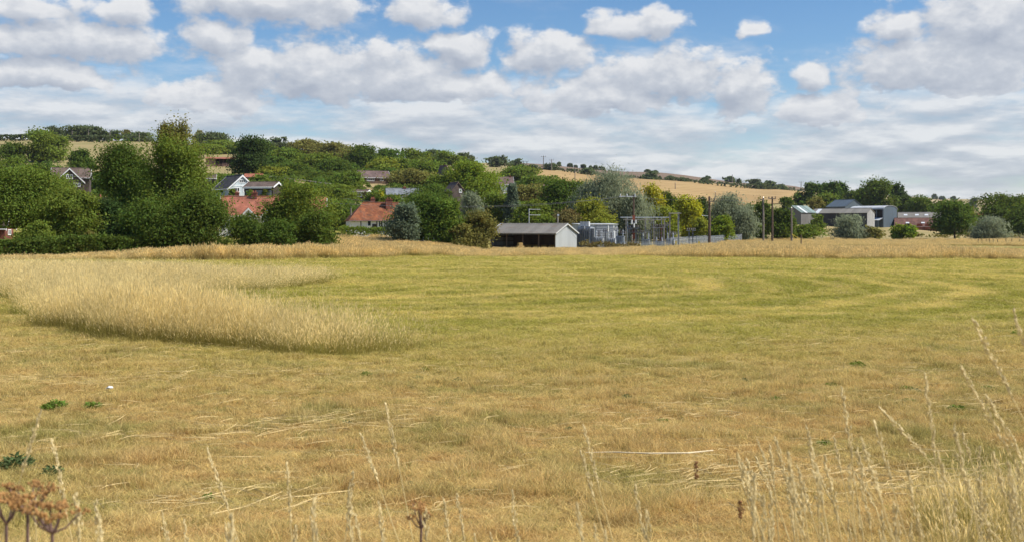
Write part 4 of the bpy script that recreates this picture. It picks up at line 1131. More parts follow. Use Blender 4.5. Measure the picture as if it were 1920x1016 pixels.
PXM = lambda n, d: n * d / F

# brick house at the left edge
house('brick_house', 'red brick house with a white window at the left edge behind the hedge', -24, 130, 4, 5.2, 2.6, 424, 396, 'brick', 'tile_brown', trim='white_paint',
      front=[(1.2, 435.5, .95, .62, 1), (-1.5, 435.5, .95, .62, 1)], right=[(0, 436, .9, .7, 1)])
# brown gabled house
r0, g0, ze, zr = house('gabled_house', 'brown house with white-edged front gable on the left hillside', 134, 232, 18, 7.6, 6.0, 334, 317, 'tile_hung', 'tile_brown', trim='white_paint', front=[(-2.2, 343, 1.0, .8, 1)])
def front_gable(root, d, g, cx, halfw, apex, eave, yf, depth, wm, rm, trim, base=1.0, win=None):
    za = zw(apex, d) - g; zb = zw(eave, d) - g
    MB().prism([(cx - halfw, -base), (cx + halfw, -base), (cx + halfw, zb), (cx, za - .05), (cx - halfw, zb)], yf, yf + depth).build('gable_wall', M[wm], root)
    o = .3; s = (za - zb) / halfw; r = MB(); t = .12
    for q in (-1, 1):
        e = [(cx, yf - o, za + t), (cx + q * (halfw + o), yf - o, zb - s * o + t), (cx + q * (halfw + o), yf + depth, zb - s * o + t), (cx, yf + depth, za + t)]
        r.slab(e if q < 0 else e[::-1], t)
    r.build('gable_roof', M[rm], root)
    for q in (-1, 1):
        b = MB(); y0 = yf - o - .03; zl = zb - s * o
        b.slab([(cx, y0, za + t + .04), (cx, y0, za - .16), (cx + q * (halfw + o + .05), y0, zl - .14), (cx + q * (halfw + o + .05), y0, zl + t + .02)], .05)
        b.build('bargeboard', M[trim], root)
    if win: window(root, cx, zw(win[0], d) - g, win[1], win[2], y=yf, bars=win[3])
front_gable(r0, 232, g0, 0.0, 2.75, 319, 343, -4.6, 5.0, 'tile_hung', 'tile_brown', 'white_paint', 1.5, (333.5, 1.35, .95, 2))
window(r0, 1.4, zw(348.5, 232) - g0, 1.5, .8, y=-4.6, bars=2)
house('small_house', 'small brown roof with a pipe, half hidden low among the left trees', 178, 155, -18, 4.2, 5.0, 398, 375, 'brick', 'tile_brown', chimneys=[(.9, 0, .3, 369)])
# white A-shaped house
x_ = xw(444, 240)
r1, g1, ze1, zr1 = house('white_house', 'pale white-boarded house with steep gable and dark roof, mid hillside', 440, 243, -50, 7.5, 6.4, 354, 331, 'pale_clad', 'dark_roof', trim='white_paint', over=.45,
      right=[(0.0, 341.5, 1.5, .75, 2), (-1.2, 357.5, 1.3, 1.1, 1), (1.2, 357.5, 1.9, 1.2, 2)])
MB().box(3.752, 3.83, -2.5, 2.5, zw(350.6, 243) - g1, zw(349.4, 243) - g1).build('fascia_band', M['white_paint'], r1)
# low garage range
r2, g2, ze2, zr2 = house('garage', 'low brown-roofed garage range with white fascia beside the white gabled house', 494, 236, -10, 6.6, 5.2, 351.5, 343, 'dark_timber', 'tile_brown', 'garage', trim='white_paint', over=.45)
MB().box(-3.4, 3.2, -3.12, -3.0, ze2 - .42, ze2 - .16).build('fascia_board', M['white_paint'], r2)
for k in range(3):
    MB().box(-3.0 + k * 2.1, -2.0 + k * 2.1 + .75, -2.68, -2.58, -.3, ze2 - .75).build('garage_door', M['cab_grey'], r2)
house('outbuilding', 'low red-roofed outbuilding under the massive dark tree', 476, 296, 5, 4.6, 3.4, 333, 327.5, 'brick', 'tile_pink', 'outbuilding')
house('bungalow', 'small grey-roofed bungalow with two white windows beside the tallest tree', 382, 272, 14, 5.8, 5.0, 336, 329, 'tile_hung', 'tile_brown', trim='white_paint',
      front=[(-2.1, 338.5, .8, .7, 1), (-.9, 338.5, .8, .7, 1), (1.4, 338.5, .9, .7, 1)])
# long pink-roofed terrace
r3, g3, ze3, zr3 = house('cottage_terrace', 'long low terrace with pinkish red tiled roof and white dormers', 514, 167, 7, 15.8, 6.6, 404, 371, 'white', 'tile_pink', trim='white_paint',
      chimneys=[(-5.7, .4, .6, 362), (-3.0, -.2, .85, 361.5), (4.8, 0, .8, 362)], front=[(-5.6, 413, 1, 1, 1), (-1.2, 413, 1, 1, 1), (3.2, 413, 1, 1, 1), (6, 413, 1, 1, 1)])
for cx in (-3.45, -.35, 3.1):
    front_gable(r3, 167, g3, cx, .95, 393, 405, -3.75, 2.2, 'white', 'tile_pink', 'white_paint', -2.0, (402.5, .6, .55, 1))
# orange-roofed cottage
r4, g4, ze4, zr4 = house('cottage', 'white cottage with weathered orange tiled hipped roof and brick chimneys', 699, 181, 15, 8.4, 6.2, 412, 382, 'white', 'tile_red', over=.4, hipl=2.5,
      chimneys=[(0.05, .5, .75, 373), (2.6, -.9, 1.1, 374)],
      front=[(-1.0, 419.5, .7, 1.0, 0), (.9, 420, .85, 1.25, 1), (2.5, 419.5, .8, 1.0, 1)], doors=[(-.15, .7, 1.95, 'dark_timber')], left=[(0, 419, .8, 1.0, 1)])
for bx_ in (-2.4, .25, 1.6, 3.1):
    MB().box(bx_ - .06, bx_ + .06, -3.16, -3.1, -.5, ze4 - .05).build('timber_stud', M['dark_timber'], r4)
house('house', 'plum-roofed house with visible left gable standing in the hillside wood', 699, 332, 24, 9.6, 6.0, 334, 322, 'timber', 'tile_plum', trim='white_paint', front=[(-1.6, 338.5, 2.4, .8, 3), (2, 338, 1.2, .8, 1)], left=[(0, 334, 1.0, .8, 1)])
house('small_house', 'little house with one wide white window below the plum roof', 678, 272, -6, 3.7, 4.2, 361, 357.5, 'tile_hung', 'tile_plum', trim='white_paint', front=[(-.1, 366.5, 1.5, 1.0, 2)])
house('cottage', 'white cottage with grey slate roof and one brick chimney', 757, 257, 9, 8.2, 5.2, 366, 355, 'white', 'slate', trim='steel_dark', chimneys=[(.2, 0, .75, 352)], front=[(1.0, 373, .9, .9, 1), (3, 373, .9, .9, 1), (-1.3, 373, .9, .9, 1)])
house('house', 'steep pointed brown roof rising from trees near the ridge', 831, 382, -60, 5.0, 3.6, 334, 311.5, 'tile_hung', 'tile_plum', chimneys=[(1.2, 0, .5, 311)])
house('small_house', 'brown tile-hung gable with a small white window below the bright green tree', 852, 274, -62, 4.5, 3.2, 357, 343.5, 'tile_hung', 'tile_brown', right=[(.65, 359, .8, 1.0, 1)])
house('house', 'plum-roofed house with one right-hand chimney and white wall above the shed', 938, 374, 6, 8.6, 6.0, 346, 333, 'white', 'tile_plum', chimneys=[(3.5, 0, .65, 331)], trim='white_paint', front=[(-3.1, 351, 1.4, .8, 2), (-.6, 352, .9, .8, 1), (2, 351, 1, .8, 1)])
house('outbuilding', 'dark little roof in front of the plum house with one chimney', 927, 360, -25, 4.2, 4.2, 362, 354, 'tile_hung', 'tile_brown', 'outbuilding')
house('brick_house', 'red brick house glimpsed behind the copper-leaved tree at the right', 1838, 352, 8, 7.0, 6.0, 413, 402, 'brick', 'tile_red', front=[(-1.5, 420, 1.0, 1.0, 1), (1.5, 420, 1.0, 1.0, 1)], chimneys=[(2, 0, .7, 397)])
house('house', 'brown roof sliver between olive bushes right of the plum house', 1028, 330, 10, 3.6, 4.0, 354, 348, 'tile_hung', 'tile_plum')
# stable block on the hill, open-fronted
def stable():
    d = 402; x = xw(414, d); g = gz(x, d); r = empty('stable_block', (x, d, g), math.radians(12), 'pink-brown timber stable block with open bays on the hill', 'stable')
    zt = zw(294.5, d) - g; ze = zw(299, d) - g; L = 10.4
    MB().box(-L / 2, L / 2, 1.6, 1.8, -1, ze + .2).build('back_wall', M['dark_timber'], r)
    for s in (-1, 1): MB().box(s * L / 2 - .08, s * L / 2 + .08, -1.55, 1.6, -1, ze).build('end_wall', M['timber_pink'], r)
    MB().box(-L / 2 + .09, -L * .18, -1.72, -1.6, -.5, ze).build('boarded_front', M['timber_pink'], r)
    MB().slab([(-L / 2 - .4, -2.4, ze + .05), (L / 2 + .4, -2.4, ze + .05), (L / 2 + .4, 2.1, zt), (-L / 2 - .4, 2.1, zt)], .12).build('roof', M['tile_pink'], r)
    MB().box(L * .06, L / 2 - .1, -1.72, -1.6, -.5, ze * .45).build('half_wall', M['timber_pink'], r)
    for k in range(6): MB().box(-L * .17 + k * 1.35, -L * .17 + k * 1.35 + .14, -1.80, -1.73, -.5, ze).build('post', M['timber'], r)
    f = empty('paddock_fence', (xw(410, 392), 392, gz(xw(410, 392), 392)), 0, 'post and rail paddock fence below the stable block', 'fence')
    for k in range(8):
        xx = -4.2 + k * 1.4; zz = gz(xw(410, 392) + xx, 392) - gz(xw(410, 392), 392); MB().box(xx - .07, xx + .07, -.07, .07, zz - .3, zz + 1.3).build('post', M['timber_pink'], f)
    for h in (.5, 1.1):
        za = gz(xw(410, 392) - 4.2, 392) - gz(xw(410, 392), 392); zb = gz(xw(410, 392) + 5.6, 392) - gz(xw(410, 392), 392)
        MB().slab([(-4.2, -.09, za + h), (5.6, -.09, zb + h), (5.6, -.09, zb + h + .16), (-4.2, -.09, za + h + .16)], .04).build('rail', M['timber_pink'], f)
stable()

# ------------------------------------------------------------------ the hay shed
def hay_shed():
    d = 172.0; yaw = math.radians(-31)
    cxp = (918 + 1041) / 2
    L, W = 12.2, 7.2
    x0 = xw(cxp, d); g = gz(x0, d) - .1
    # front wall centre is at (x0, d); the shed runs back from it
    r = empty('hay_shed', (x0, d, g), yaw, 'open-fronted hay shed with grey sheeted roof and white right-hand gable', 'shed')
    ze = zw(437, d) - g; zr = ze + 1.42; hx = L / 2
    MB().slab([(-hx, W, -.3), (hx - .1, W, -.3), (hx - .1, W, ze), (-hx, W, ze)], .06).build('back_wall', M['timber'], r)
    # end walls, pentagons
    MB().prismx([(0, -.3), (W, -.3), (W, ze), (W / 2, zr - .04), (0, ze)], hx - .07, hx).build('gable_cladding', M['shed_clad'], r)
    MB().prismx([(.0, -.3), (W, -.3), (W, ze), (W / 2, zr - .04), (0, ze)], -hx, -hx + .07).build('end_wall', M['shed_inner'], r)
    ns = 11; sw = (L + .5) / ns; ro = empty('roof', (0, 0, 0)); ro.parent = r
    for k in range(ns):
        a = -hx - .25 + k * sw; b = a + sw - .012; j = .012 * (k % 2)
        MB().slab([(a, -.35, ze - .10 + j), (b, -.35, ze - .10 + j), (b, W / 2, zr + .05 + j), (a, W / 2, zr + .05 + j)], .05).build('roof_sheet', M['shed_roof'], ro)
        MB().slab([(b, W + .35, ze - .10 + j), (a, W + .35, ze - .10 + j), (a, W / 2, zr + .05 + j), (b, W / 2, zr + .05 + j)], .05).build('roof_sheet', M['shed_roof'], ro)
        MB().prismx([(W / 2 - .22, zr + .0 + j), (W / 2 + .22, zr + .0 + j), (W / 2, zr + .13 + j)], a, b).build('ridge_cap', M['cement_roof'], ro)
    for s in (1, -1):
        t = MB(); xe = s * (hx + .27)
        t.slab([(xe, -.36, ze + .0), (xe, W / 2, zr + .14), (xe, W / 2, zr - .10), (xe, -.36, ze - .24)], .04)
        t.slab([(xe, W + .36, ze + .0), (xe, W / 2, zr + .14), (xe, W / 2, zr - .10), (xe, W + .36, ze - .24)], .04)
        t.build('bargeboard', M['shed_trim'], r)
    MB().box(-hx - .2, hx + .2, -.44, -.37, ze - .26, ze - .06).build('eaves_beam', M['pole_grey'], r)
    for k in range(5):
        xx = -hx + .14 + k * (L - .28) / 4
        MB().box(xx - .08, xx + .08, .02, .18, -.3, ze - .12).build('post', M['timber'], r)
    MB().box(-hx + .1, hx - .1, W - .5, W - .42, ze - .9, ze - .7).build('rail', M['timber'], r)
    for k in range(3): MB().box(-hx + .08, -hx + .13, .1, W - .1, ze * (.25 + .25 * k), ze * (.25 + .25 * k) + .12).build('end_rail', M['timber'], r)
    b = empty('straw_bale', (0, 0, 0), 0, 'small crumbling orange straw bale at the mouth of the hay shed', 'bale')
    b.location = (xw(975, 170.5), 170.5, gz(xw(975, 170.5), 170.5)); b.rotation_euler = (0, 0, .5)
    MB().box(-.6, .6, -.35, .35, 0, .75).build('lower_straw', M['straw_bale'], b); MB().box(-.3, .35, -.3, .3, .752, 1.25).build('upper_straw', M['straw_bale'], b)
    # stack of hay inside
    for k in range(6):
        h = tag(MB().box(-.55, .55, -.45, .45, 0, .8).build('hay_bale', M['straw_bale']), ['hay bale deep in the shed by the left post', 'hay bale in the shed second from the left', 'hay bale in the shed at the middle left',
              'hay bale in the shed at the middle right', 'hay bale in the shed second from the white gable', 'hay bale in the shed nearest the white gable'][k], 'bale', 'hay bales at the back of the shed')
        lx = -3.6 + k * 1.5; ly = W - 1.3
        h.location = (x0 + lx * math.cos(yaw) - ly * math.sin(yaw), d + lx * math.sin(yaw) + ly * math.cos(yaw), g + .1); h.rotation_euler = (0, 0, yaw)
hay_shed()

# ------------------------------------------------------------------ farm barns
def barn(name, label, px, d, yaw, L, W, eave, ridge, wall, roof, gab, nsheet=8, sky=(), plinth=None, opening=None, roofmat2=None):
    x = xw(px, d); g = gz(x, d); r = empty(name, (x, d, g), math.radians(yaw), label, 'barn')
    ze = zw(eave, d) - g; zr = zw(ridge, d) - g; hx, hy = L / 2, W / 2
    if opening:
        a, b, zo = opening
        m = MB(); m.box(-hx, a, -hy, -hy + .12, -1, ze); m.box(b, hx, -hy, -hy + .12, -1, ze); m.box(a, b, -hy, -hy + .12, -1, zo[0]); m.box(a, b, -hy, -hy + .12, zo[1], ze)
        m.build('front_wall', M[wall], r); MB().box(-hx, hx, hy - .12, hy, -1, ze).build('back_wall', M[wall], r)
        for k in range(5): MB().box(a + (b - a) * k / 4 - .1, a + (b - a) * k / 4 + .1, -hy + .13, -hy + .33, -1, ze).build('post', M['steel_dark'], r)
    else:
        MB().box(-hx + .1, hx - .1, -hy, hy, -1, ze).build('wall', M[wall], r)
    for s in (-1, 1):
        xa = s * hx; MB().prismx([(-hy - .01, -1), (hy + .01, -1), (hy + .01, ze), (0, zr - .03), (-hy - .01, ze)], *sorted((xa, xa - s * .09))).build('gable_wall', M[gab], r)
    ro = empty('roof', (0, 0, 0)); ro.parent = r; sl = (zr - ze) / hy; o = .3
    for k in range(nsheet):
        a = -hx - .25 + (L + .5) * k / nsheet; b = -hx - .25 + (L + .5) * (k + 1) / nsheet - .015; j = .012 * (k % 2)
        mm = M[roofmat2] if roofmat2 and k in sky else (M['skylight'] if k in sky else M[roof])
        MB().slab([(a, -hy - o, ze - sl * o + .08 + j), (b, -hy - o, ze - sl * o + .08 + j), (b, 0, zr + .08 + j), (a, 0, zr + .08 + j)], .06).build('roof_sheet', mm, ro)
        MB().slab([(b, hy + o, ze - sl * o + .08 + j), (a, hy + o, ze - sl * o + .08 + j), (a, 0, zr + .08 + j), (b, 0, zr + .08 + j)], .06).build('roof_sheet', M[roof], ro)
    MB().tube([(-hx - .25, 0, zr + .08), (hx + .25, 0, zr + .08)], .12, 6).build('ridge_cap', M[roof], r)
    if plinth: MB().box(*plinth).build('white_block', M['white_paint'], r)
    return r, g, ze, zr
barn('barn', 'grey boarded barn with greenish sheet roof in patched panels', 1499, 352, 36, 7.4, 7.2, 399, 387, 'grey_board', 'green_roof', 'grey_board', 7, (2,), (.6, 2.4, -3.9, -3.62, -.2, .5))
barn('barn', 'long dark boarded barn with pale right-hand gable and grey cement roof', 1580, 352, -40, 19.0, 6.2, 400, 392, 'dark_board', 'cement_roof', 'pale_gable', 14, (1,))
r5, g5, ze5, zr5 = barn('barn', 'slate-blue gabled barn with open eaves slot above the long dark barn', 1584, 420, -62, 10.0, 9.6, 388, 375.5, 'slate_sheet', 'slate_sheet', 'slate_sheet_side', 10,
                        opening=(-4.5, 4.6, (zw(389, 420) - gz(xw(1582, 420), 420) - 1.9, zw(389, 420) - gz(xw(1582, 420), 420) - .25)))
def arched():
    d = 368; px = 1638; x = xw(px, d); g = gz(x, d) - .2
    r = empty('arched_barn', (x, d, g), math.radians(-50), 'slate-blue barn with white arched roof and open upper bays', 'barn')
    ze = zw(394, d) - g; zr = zw(387, d) - g; L, W = 12.6, 8.6; hx, hy = L / 2, W / 2
    N = 12; arc = [(hy * math.cos(math.pi - math.pi * i / N), ze + (zr - ze) * math.sin(math.pi * i / N) ** .8) for i in range(N + 1)]
    for s in (-1, 1):
        xa = s * hx; MB().prismx([(-hy, -1), (hy, -1)] + arc[::-1], *sorted((xa, xa - s * .1))).build('gable_wall', M['slate_sheet_side'], r)
    MB().box(-hx + .11, hx - .11, -hy + .01, -hy + .12, -1, ze * .52).build('lower_wall', M['slate_sheet'], r)
    MB().box(-hx + .11, hx - .11, hy - .12, hy - .01, -1, ze).build('back_wall', M['slate_sheet'], r)
    for k in range(6):
        xx = -hx + .3 + k * (L - .6) / 5; MB().box(xx - .14, xx + .14, -hy + .02, -hy + .3, ze * .52 + .002, ze).build('post', M['steel_dark'], r)
    MB().box(-hx + .11, hx - .11, -hy + .5, -hy + .62, ze * .52, ze - .3).build('painted_shade_screen', M['shadow_void'], r)  # added dark sheet, painted as the shade behind the open upper bays
    MB().slab([(-hx - .2, -hy - 2.6, ze * .40), (hx * .98, -hy - 2.6, ze * .40), (hx * .98, -hy - .01, ze * .54), (-hx - .2, -hy - .01, ze * .54)], .08).build('lean_to_roof', M['zinc'], r)
    MB().box(-hx + .1, hx * .95, -hy - 2.5, -hy - 2.4, -1, ze * .40 - .1).build('lean_to_wall', M['slate_sheet'], r)
    ro = empty('roof', (0, 0, 0)); ro.parent = r
    for k in range(9):
        a = -hx - .2 + (L + .4) * k / 9; b = a + (L + .4) / 9 - .02; m = MB()
        for i in range(N):
            (y0, z0), (y1, z1) = arc[i], arc[i + 1]
            m.slab([(a, y0, z0 + .1), (b, y0, z0 + .1), (b, y1, z1 + .1), (a, y1, z1 + .1)], .07)
        m.build('roof_sheet', M['zinc'], ro)
arched()
# red brick barn with two roof ranges
r6, g6, ze6, zr6 = house('brick_barn', 'red brick barn with long brown tiled roof and skylights', 1726, 362, -19, 16.2, 8.0, 425, 410, 'brick', 'tile_barn', 'barn', over=.4,
      doors=[(-4.2, 1.6, 2.0, 'dark_timber'), (-.4, 1.8, 2.0, 'rust'), (2.2, 1.8, 2.0, 'rust')])
for sx_ in (-4.2, .7):
    zz = ze6 + (zr6 - ze6) * .42; MB().slab([(sx_ - .55, -2.9, zz - .33 + .25), (sx_ + .55, -2.9, zz - .33 + .25), (sx_ + .55, -2.1, zz + .05 + .28), (sx_ - .55, -2.1, zz + .05 + .28)], .06).build('skylight', M['skylight'], r6)
r7, g7, ze7, zr7 = house('brick_barn', 'grey-roofed barn range with three skylights behind the red brick barn', 1724, 375, -19, 14.0, 7.0, 411, 399.5, 'brick', 'cement_roof', 'barn', over=.3)
for sx_ in (-4.6, -.9, 2.2):
    zz = ze7 + (zr7 - ze7) * .55; MB().slab([(sx_ - .6, -1.9, zz + .02), (sx_ + .6, -1.9, zz + .02), (sx_ + .6, -1.1, zz + .5), (sx_ - .6, -1.1, zz + .5)], .06).build('skylight', M['skylight'], r7)

# ------------------------------------------------------------------ the substation
def insulator(m, x, y, z, h, r=.09, n=4):
    m.tube([(x, y, z), (x, y, z + h)], r * .45, 6)
    for k in range(n):
        zz = z + h * (k + .6) / (n + .4); m.tube([(x, y, zz - .03), (x, y, zz + .03)], [r * 1.25, r * .8], 8)
def base_at(px, d): x = xw(px, d); return (x, d, gz(x, d))
def breaker(px, d, label, hb, htop, seed=0):
    loc = base_at(px, d); g = loc[2]; r = empty('circuit_breaker', loc, random.Random(seed).uniform(-.25, .25), label, 'circuit breaker', 'circuit breakers in the substation')
    zb = zw(hb, d) - g; zt = zw(htop, d) - g
    for sx_ in (-.55, .55):
        for sy_ in (-.3, .3): MB().box(sx_ - .06, sx_ + .06, sy_ - .06, sy_ + .06, -.2, zb * .42).build('leg', M['steel'], r)
    MB().box(-.72, .72, -.42, .42, zb * .42, zb).build('tank', M['cab_mid'], r)
    for k in range(4): MB().box(-.66 + k * .36, -.60 + k * .36, -.56, -.42, zb * .48, zb * .95).build('cooling_fin', M['steel_dark'], r)
    MB().box(.35, .68, -.50, -.422, zb * .55, zb * .9).build('control_box', M['white_paint'], r)
    for k in range(3):
        m = MB(); x = -.45 + k * .45; h = zt - zb
        insulator(m, x, 0, zb, h, .13, 4); b = m.build('bushing', M['ceramic_grey'] if k != 1 else M['ceramic'], r)
        MB().tube([(x, 0, zb + h), (x + .05, 0, zb + h + .14)], [.05, .03], 5).build('terminal', M['steel'], b)
    return r
def steel_post(px, d, ytop, label, w=.16, mat='steel', cap=None):
    loc = base_at(px, d); h = zw(ytop, d) - loc[2]; r = empty('steel_post', loc, 0, label, 'post', 'upright posts in the substation')
    m = MB(); m.box(-w / 2, -w / 2 + w * .22, -w / 2, w / 2, -.3, h); m.box(w / 2 - w * .22, w / 2, -w / 2, w / 2, -.3, h); m.box(-w / 2 + w * .22, w / 2 - w * .22, -w * .12, w * .12, -.3, h)
    m.build('shaft', M[mat], r)
    MB().box(-w, w, -w, w, h, h + .08).build('cap_plate', M[mat], r)
    for z in (h - .5, h - 1.1):
        MB().box(-w * .9, w * .9, -w * .75, -w * .55, z, z + .1).build('bracket', M['steel_dark'], r)
    if cap:
        m = MB()
        for q in (-.3, 0, .3): insulator(m, q, 0, h + .16, cap, .12, 4)
        MB().box(-.5, .5, -.08, .08, h + .082, h + .16).build('cross_bar', M['steel'], r); m.build('insulator', M['ceramic'], r)
    return r
def substation():
    d = 180.0
    # transformer with header tank
    loc = base_at(1097, 178); g = loc[2]; r = empty('transformer', loc, -.3, 'grey transformer with header tank on top, next to the shed gable', 'transformer')
    zt = zw(426, 178) - g
    MB().box(-1.1, 1.1, -.9, .9, .3, zt).build('tank', M['cab_mid'], r)
    for k in range(7): MB().box(-1.05 + k * .33, -.97 + k * .33, -1.2, -.9, .5, zt - .25).build('radiator_fin', M['steel_dark'], r)
    for k in range(5): MB().box(1.1, 1.4, -.8 + k * .36, -.72 + k * .36, .5, zt - .25).build('radiator_fin', M['steel_dark'], r)
    MB().box(-1.15, 1.15, -.95, .95, 0, .3).build('plinth', M['cement_roof'], r)
    zh = zw(416, 178) - g
    MB().box(-.75, .75, -.55, .45, zh - .78, zh).build('header_tank', M['zinc'], r)
    for q in (-.5, .5): MB().tube([(q, -.2, zt), (q * .7, -.2, zh - .78)], .08, 6).build('support', M['zinc'], r)
    MB().tube([(.1, -.98, zh - .8), (.45, -1.25, .2)], .07, 6).build('cable_duct', M['zinc'], r)
    m = MB()
    for k in range(3): insulator(m, -.8 + k * .4, .62, zt, .7, .1, 4)
    m.build('bushing', M['ceramic'], r)
    # switch house: pale frames with dark louvred panels
    loc = base_at(1121, 184); g = loc[2]; r = empty('switch_house', loc, .32, 'long switch house with grey louvred panels in white frames', 'switch house')
    zt = zw(419.5, 184) - g; w0, w1 = xw(1081, 184) - loc[0], xw(1161, 184) - loc[0]
    MB().box(w0, w1, 0, 2.6, -.3, zt - .12).build('wall', M['cab_white'], r)
    MB().slab([(w0 - .15, -.2, zt - .1), (w1 + .15, -.2, zt - .1), (w1 + .15, 2.8, zt + .02), (w0 - .15, 2.8, zt + .02)], .1).build('roof', M['zinc'], r)
    n = 0
    for a, b, mt in ((1088, 1096, 'cab_grey'), (1117, 1139, 'cab_grey'), (1144, 1152, 'cab_mid')):
        a, b = xw(a, 184) - loc[0], xw(b, 184) - loc[0]
        p = MB().box(a, b, -.09, -.002, .1, zt - .3).build('louvre_panel', M[mt], r)
        k = 0
        while k * .3 + .3 < zt - .4:
            MB().box(a + .05, b - .05, -.13, -.092, .2 + k * .3, .32 + k * .3).build('louvre', M['cab_mid'], p); k += 1
    for a in (1142, 1153):
        a = xw(a, 184) - loc[0]; MB().box(a - .1, a + .1, -.12, -.003, -.2, zt - .2).build('white_stile', M['white_paint'], r)
    # circuit breakers
    for i, (px, dd, hb, ht, lab) in enumerate([(1123, 176, 445, 433, 'circuit breaker before the louvred switch house'), (1163, 177, 443, 431, 'circuit breaker at the right end of the switch house'),
            (1146, 175, 447, 436, 'low circuit breaker between white stiles and pole'), (1211, 178, 449, 438, 'circuit breaker under the pale centre post of the gantry'),
            (1236, 178, 453, 446, 'lowest circuit breaker under the row of black insulators'), (1257, 177, 448, 437, 'circuit breaker at the right end of the gantry')]):
        breaker(px, dd, lab, hb, ht, i)
    # gantry: two beams on posts
    loc = base_at(1209, 180); g = loc[2]; r = empty('gantry', loc, 0, 'long steel gantry with insulator strings across the substation', 'gantry')
    X = lambda px: xw(px, 180) - loc[0]
    Z = lambda py: zw(py, 180) - g
    for py, a, b, yy in ((408, 1163, 1255, 0), (412, 1170, 1250, .9)):
        m = MB(); m.box(X(a), X(b), yy - .09, yy - .06, Z(py) - .07, Z(py) + .07); m.box(X(a), X(b), yy + .06, yy + .09, Z(py) - .07, Z(py) + .07)
        k = X(a)
        while k < X(b) - .5:
            m.tube([(k, yy, Z(py) - .06), (k + .4, yy, Z(py) + .06)], .02, 4); k += .4
        m.build('beam', M['pole_pale'] if yy else M['skylight'], r)
    for px, yy, mt in ((1174, 0, 'pole_pale'), (1178, .9, 'steel'), (1211, .45, 'pole_pale'), (1226, 0, 'pole_pale'), (1242, .9, 'steel'), (1246, 0, 'pole_pale')):
        m = MB(); x = X(px); w = .075 if px != 1211 else .12; m.box(x - w, x + w, yy + .1, yy + .1 + w * 1.6, -.3, Z(409)); m.build('post', M[mt], r)
    for i in range(9):
        px = 1190 + i * 6.5; m = MB(); x = X(px); z = Z(411 if i % 2 else 409)
        for q in range(4): m.tube([(x, .3 + .05 * q, z - .06 - q * .12), (x, .3 + .05 * q, z - .1 - q * .12)], [.13, .09], 7)
        m.build('insulator', M['ceramic_grey'] if i % 3 else M['steel_dark'], r)
    # tall oxide-red cable pole with white surge arresters and dark insulators
    loc = base_at(1188, 176); g = loc[2]; r = empty('cable_pole', loc, 0, 'tall rust-red cable pole with white arresters and pale top crossarm', 'pole')
    Z = lambda py: zw(py, 176) - g
    MB().tube([(0, 0, -.3), (0, 0, Z(440)), (0, 0, Z(366))], [.2, .18, .13], 8).build('shaft', M['pole'], r)
    MB().box(-.2, .2, -.24, -.17, Z(448), Z(433)).build('cable_guard', M['rust'], r); MB().box(-.22, .22, -.26, -.17, Z(414), Z(404)).build('cable_guard', M['rust'], r)
    MB().box(-2.4, .45, -.12, .0, Z(370), Z(368)).build('crossarm', M['skylight'], r)
    for q in (-2.2, -1.1, .2):
        m = MB(); insulator(m, q, -.06, Z(368), .35, .1, 3); m.build('insulator', M['ceramic_grey'], r)
    for (a, b, zz) in ((-.9, 1.1, 428), (-.9, 1.1, 436), (-.6, .6, 418)):
        MB().box(a, b, -.3, -.18, Z(zz) - .07, Z(zz) + .07).build('bracket', M['steel_dark'], r)
        k = a + .12
        while k < b:
            m = MB(); insulator(m, k, -.3, Z(zz) + .07, .42, .13, 3); m.build('insulator', M['ceramic'], r); k += .45
    for k, (a, z0, z1) in enumerate(((-.35, 421, 413), (.3, 420, 413), (.02, 427, 419))):
        MB().tube([(a, -.38, Z(z0)), (a, -.38, Z(z1))], [.13, .13], 8).build('surge_arrester', M['white_paint'], r)
    for q in (-.3, .3): MB().tube([(q, -.35, .0), (q, -.32, Z(440))], .07, 6).build('cable', M['steel_dark'] if q > 0 else M['pole_pale'], r)
    # posts
    for px, yt, lab, w, mt, cp in [(1197, 436, 'slim post right of the rust-red cable pole', .16, 'pole_pale', None), (1168, 440, 'slim grey post left of the rust-red cable pole', .16, 'steel', .4),
            (1228, 428, 'first of the slender insulator posts under the gantry', .13, 'pole_pale', .45), (1232, 429, 'second of the slender insulator posts under the gantry', .13, 'pole_pale', .45),
            (1236, 428, 'third of the slender insulator posts under the gantry', .13, 'pole_pale', .45), (1240, 429, 'fourth of the slender insulator posts under the gantry', .13, 'rust', .45),
            (1244, 428, 'fifth of the slender insulator posts under the gantry', .13, 'pole_pale', .45), (1256, 401, 'tall pale post at the right end of the gantry', .2, 'pole_pale', None),
            (1272, 400, 'tall grey post standing alone right of the gantry', .22, 'steel', None), (1292, 434, 'dark left post of the small isolator stand', .14, 'steel_dark', .4),
            (1299, 434, 'dark right post of the small isolator stand', .14, 'steel_dark', .4),
            (1181, 431, 'dark insulator post just left of the rust-red cable pole', .14, 'steel_dark', .5), (1193, 430, 'dark insulator post touching the right side of the rust-red cable pole', .14, 'steel_dark', .5),
            (1203, 439, 'short dark insulator post left of the pale centre gantry post', .14, 'steel_dark', .45), (1217, 437, 'short dark insulator post right of the pale centre gantry post', .14, 'steel_dark', .45),
            (1221, 420, 'tall thin dark post under the middle of the gantry', .13, 'steel_dark', .4), (1251, 424, 'tall dark post under the right end of the gantry', .14, 'steel_dark', .45), (1263, 441, 'short dark post between the two tall right-hand posts', .15, 'steel_dark', .4),
            (1135, 437, 'short dark post before the middle louvred panel', .13, 'steel_dark', .45), (1155, 434, 'short dark post before the right end of the switch house', .13, 'steel_dark', .45)]:
        steel_post(px, 178.5, yt, lab, w, mt, cp)
    t = empty('busbar', base_at(1264, 178.5), 0, 'pale horizontal bar joining the two tall posts right of the gantry', 'busbar')
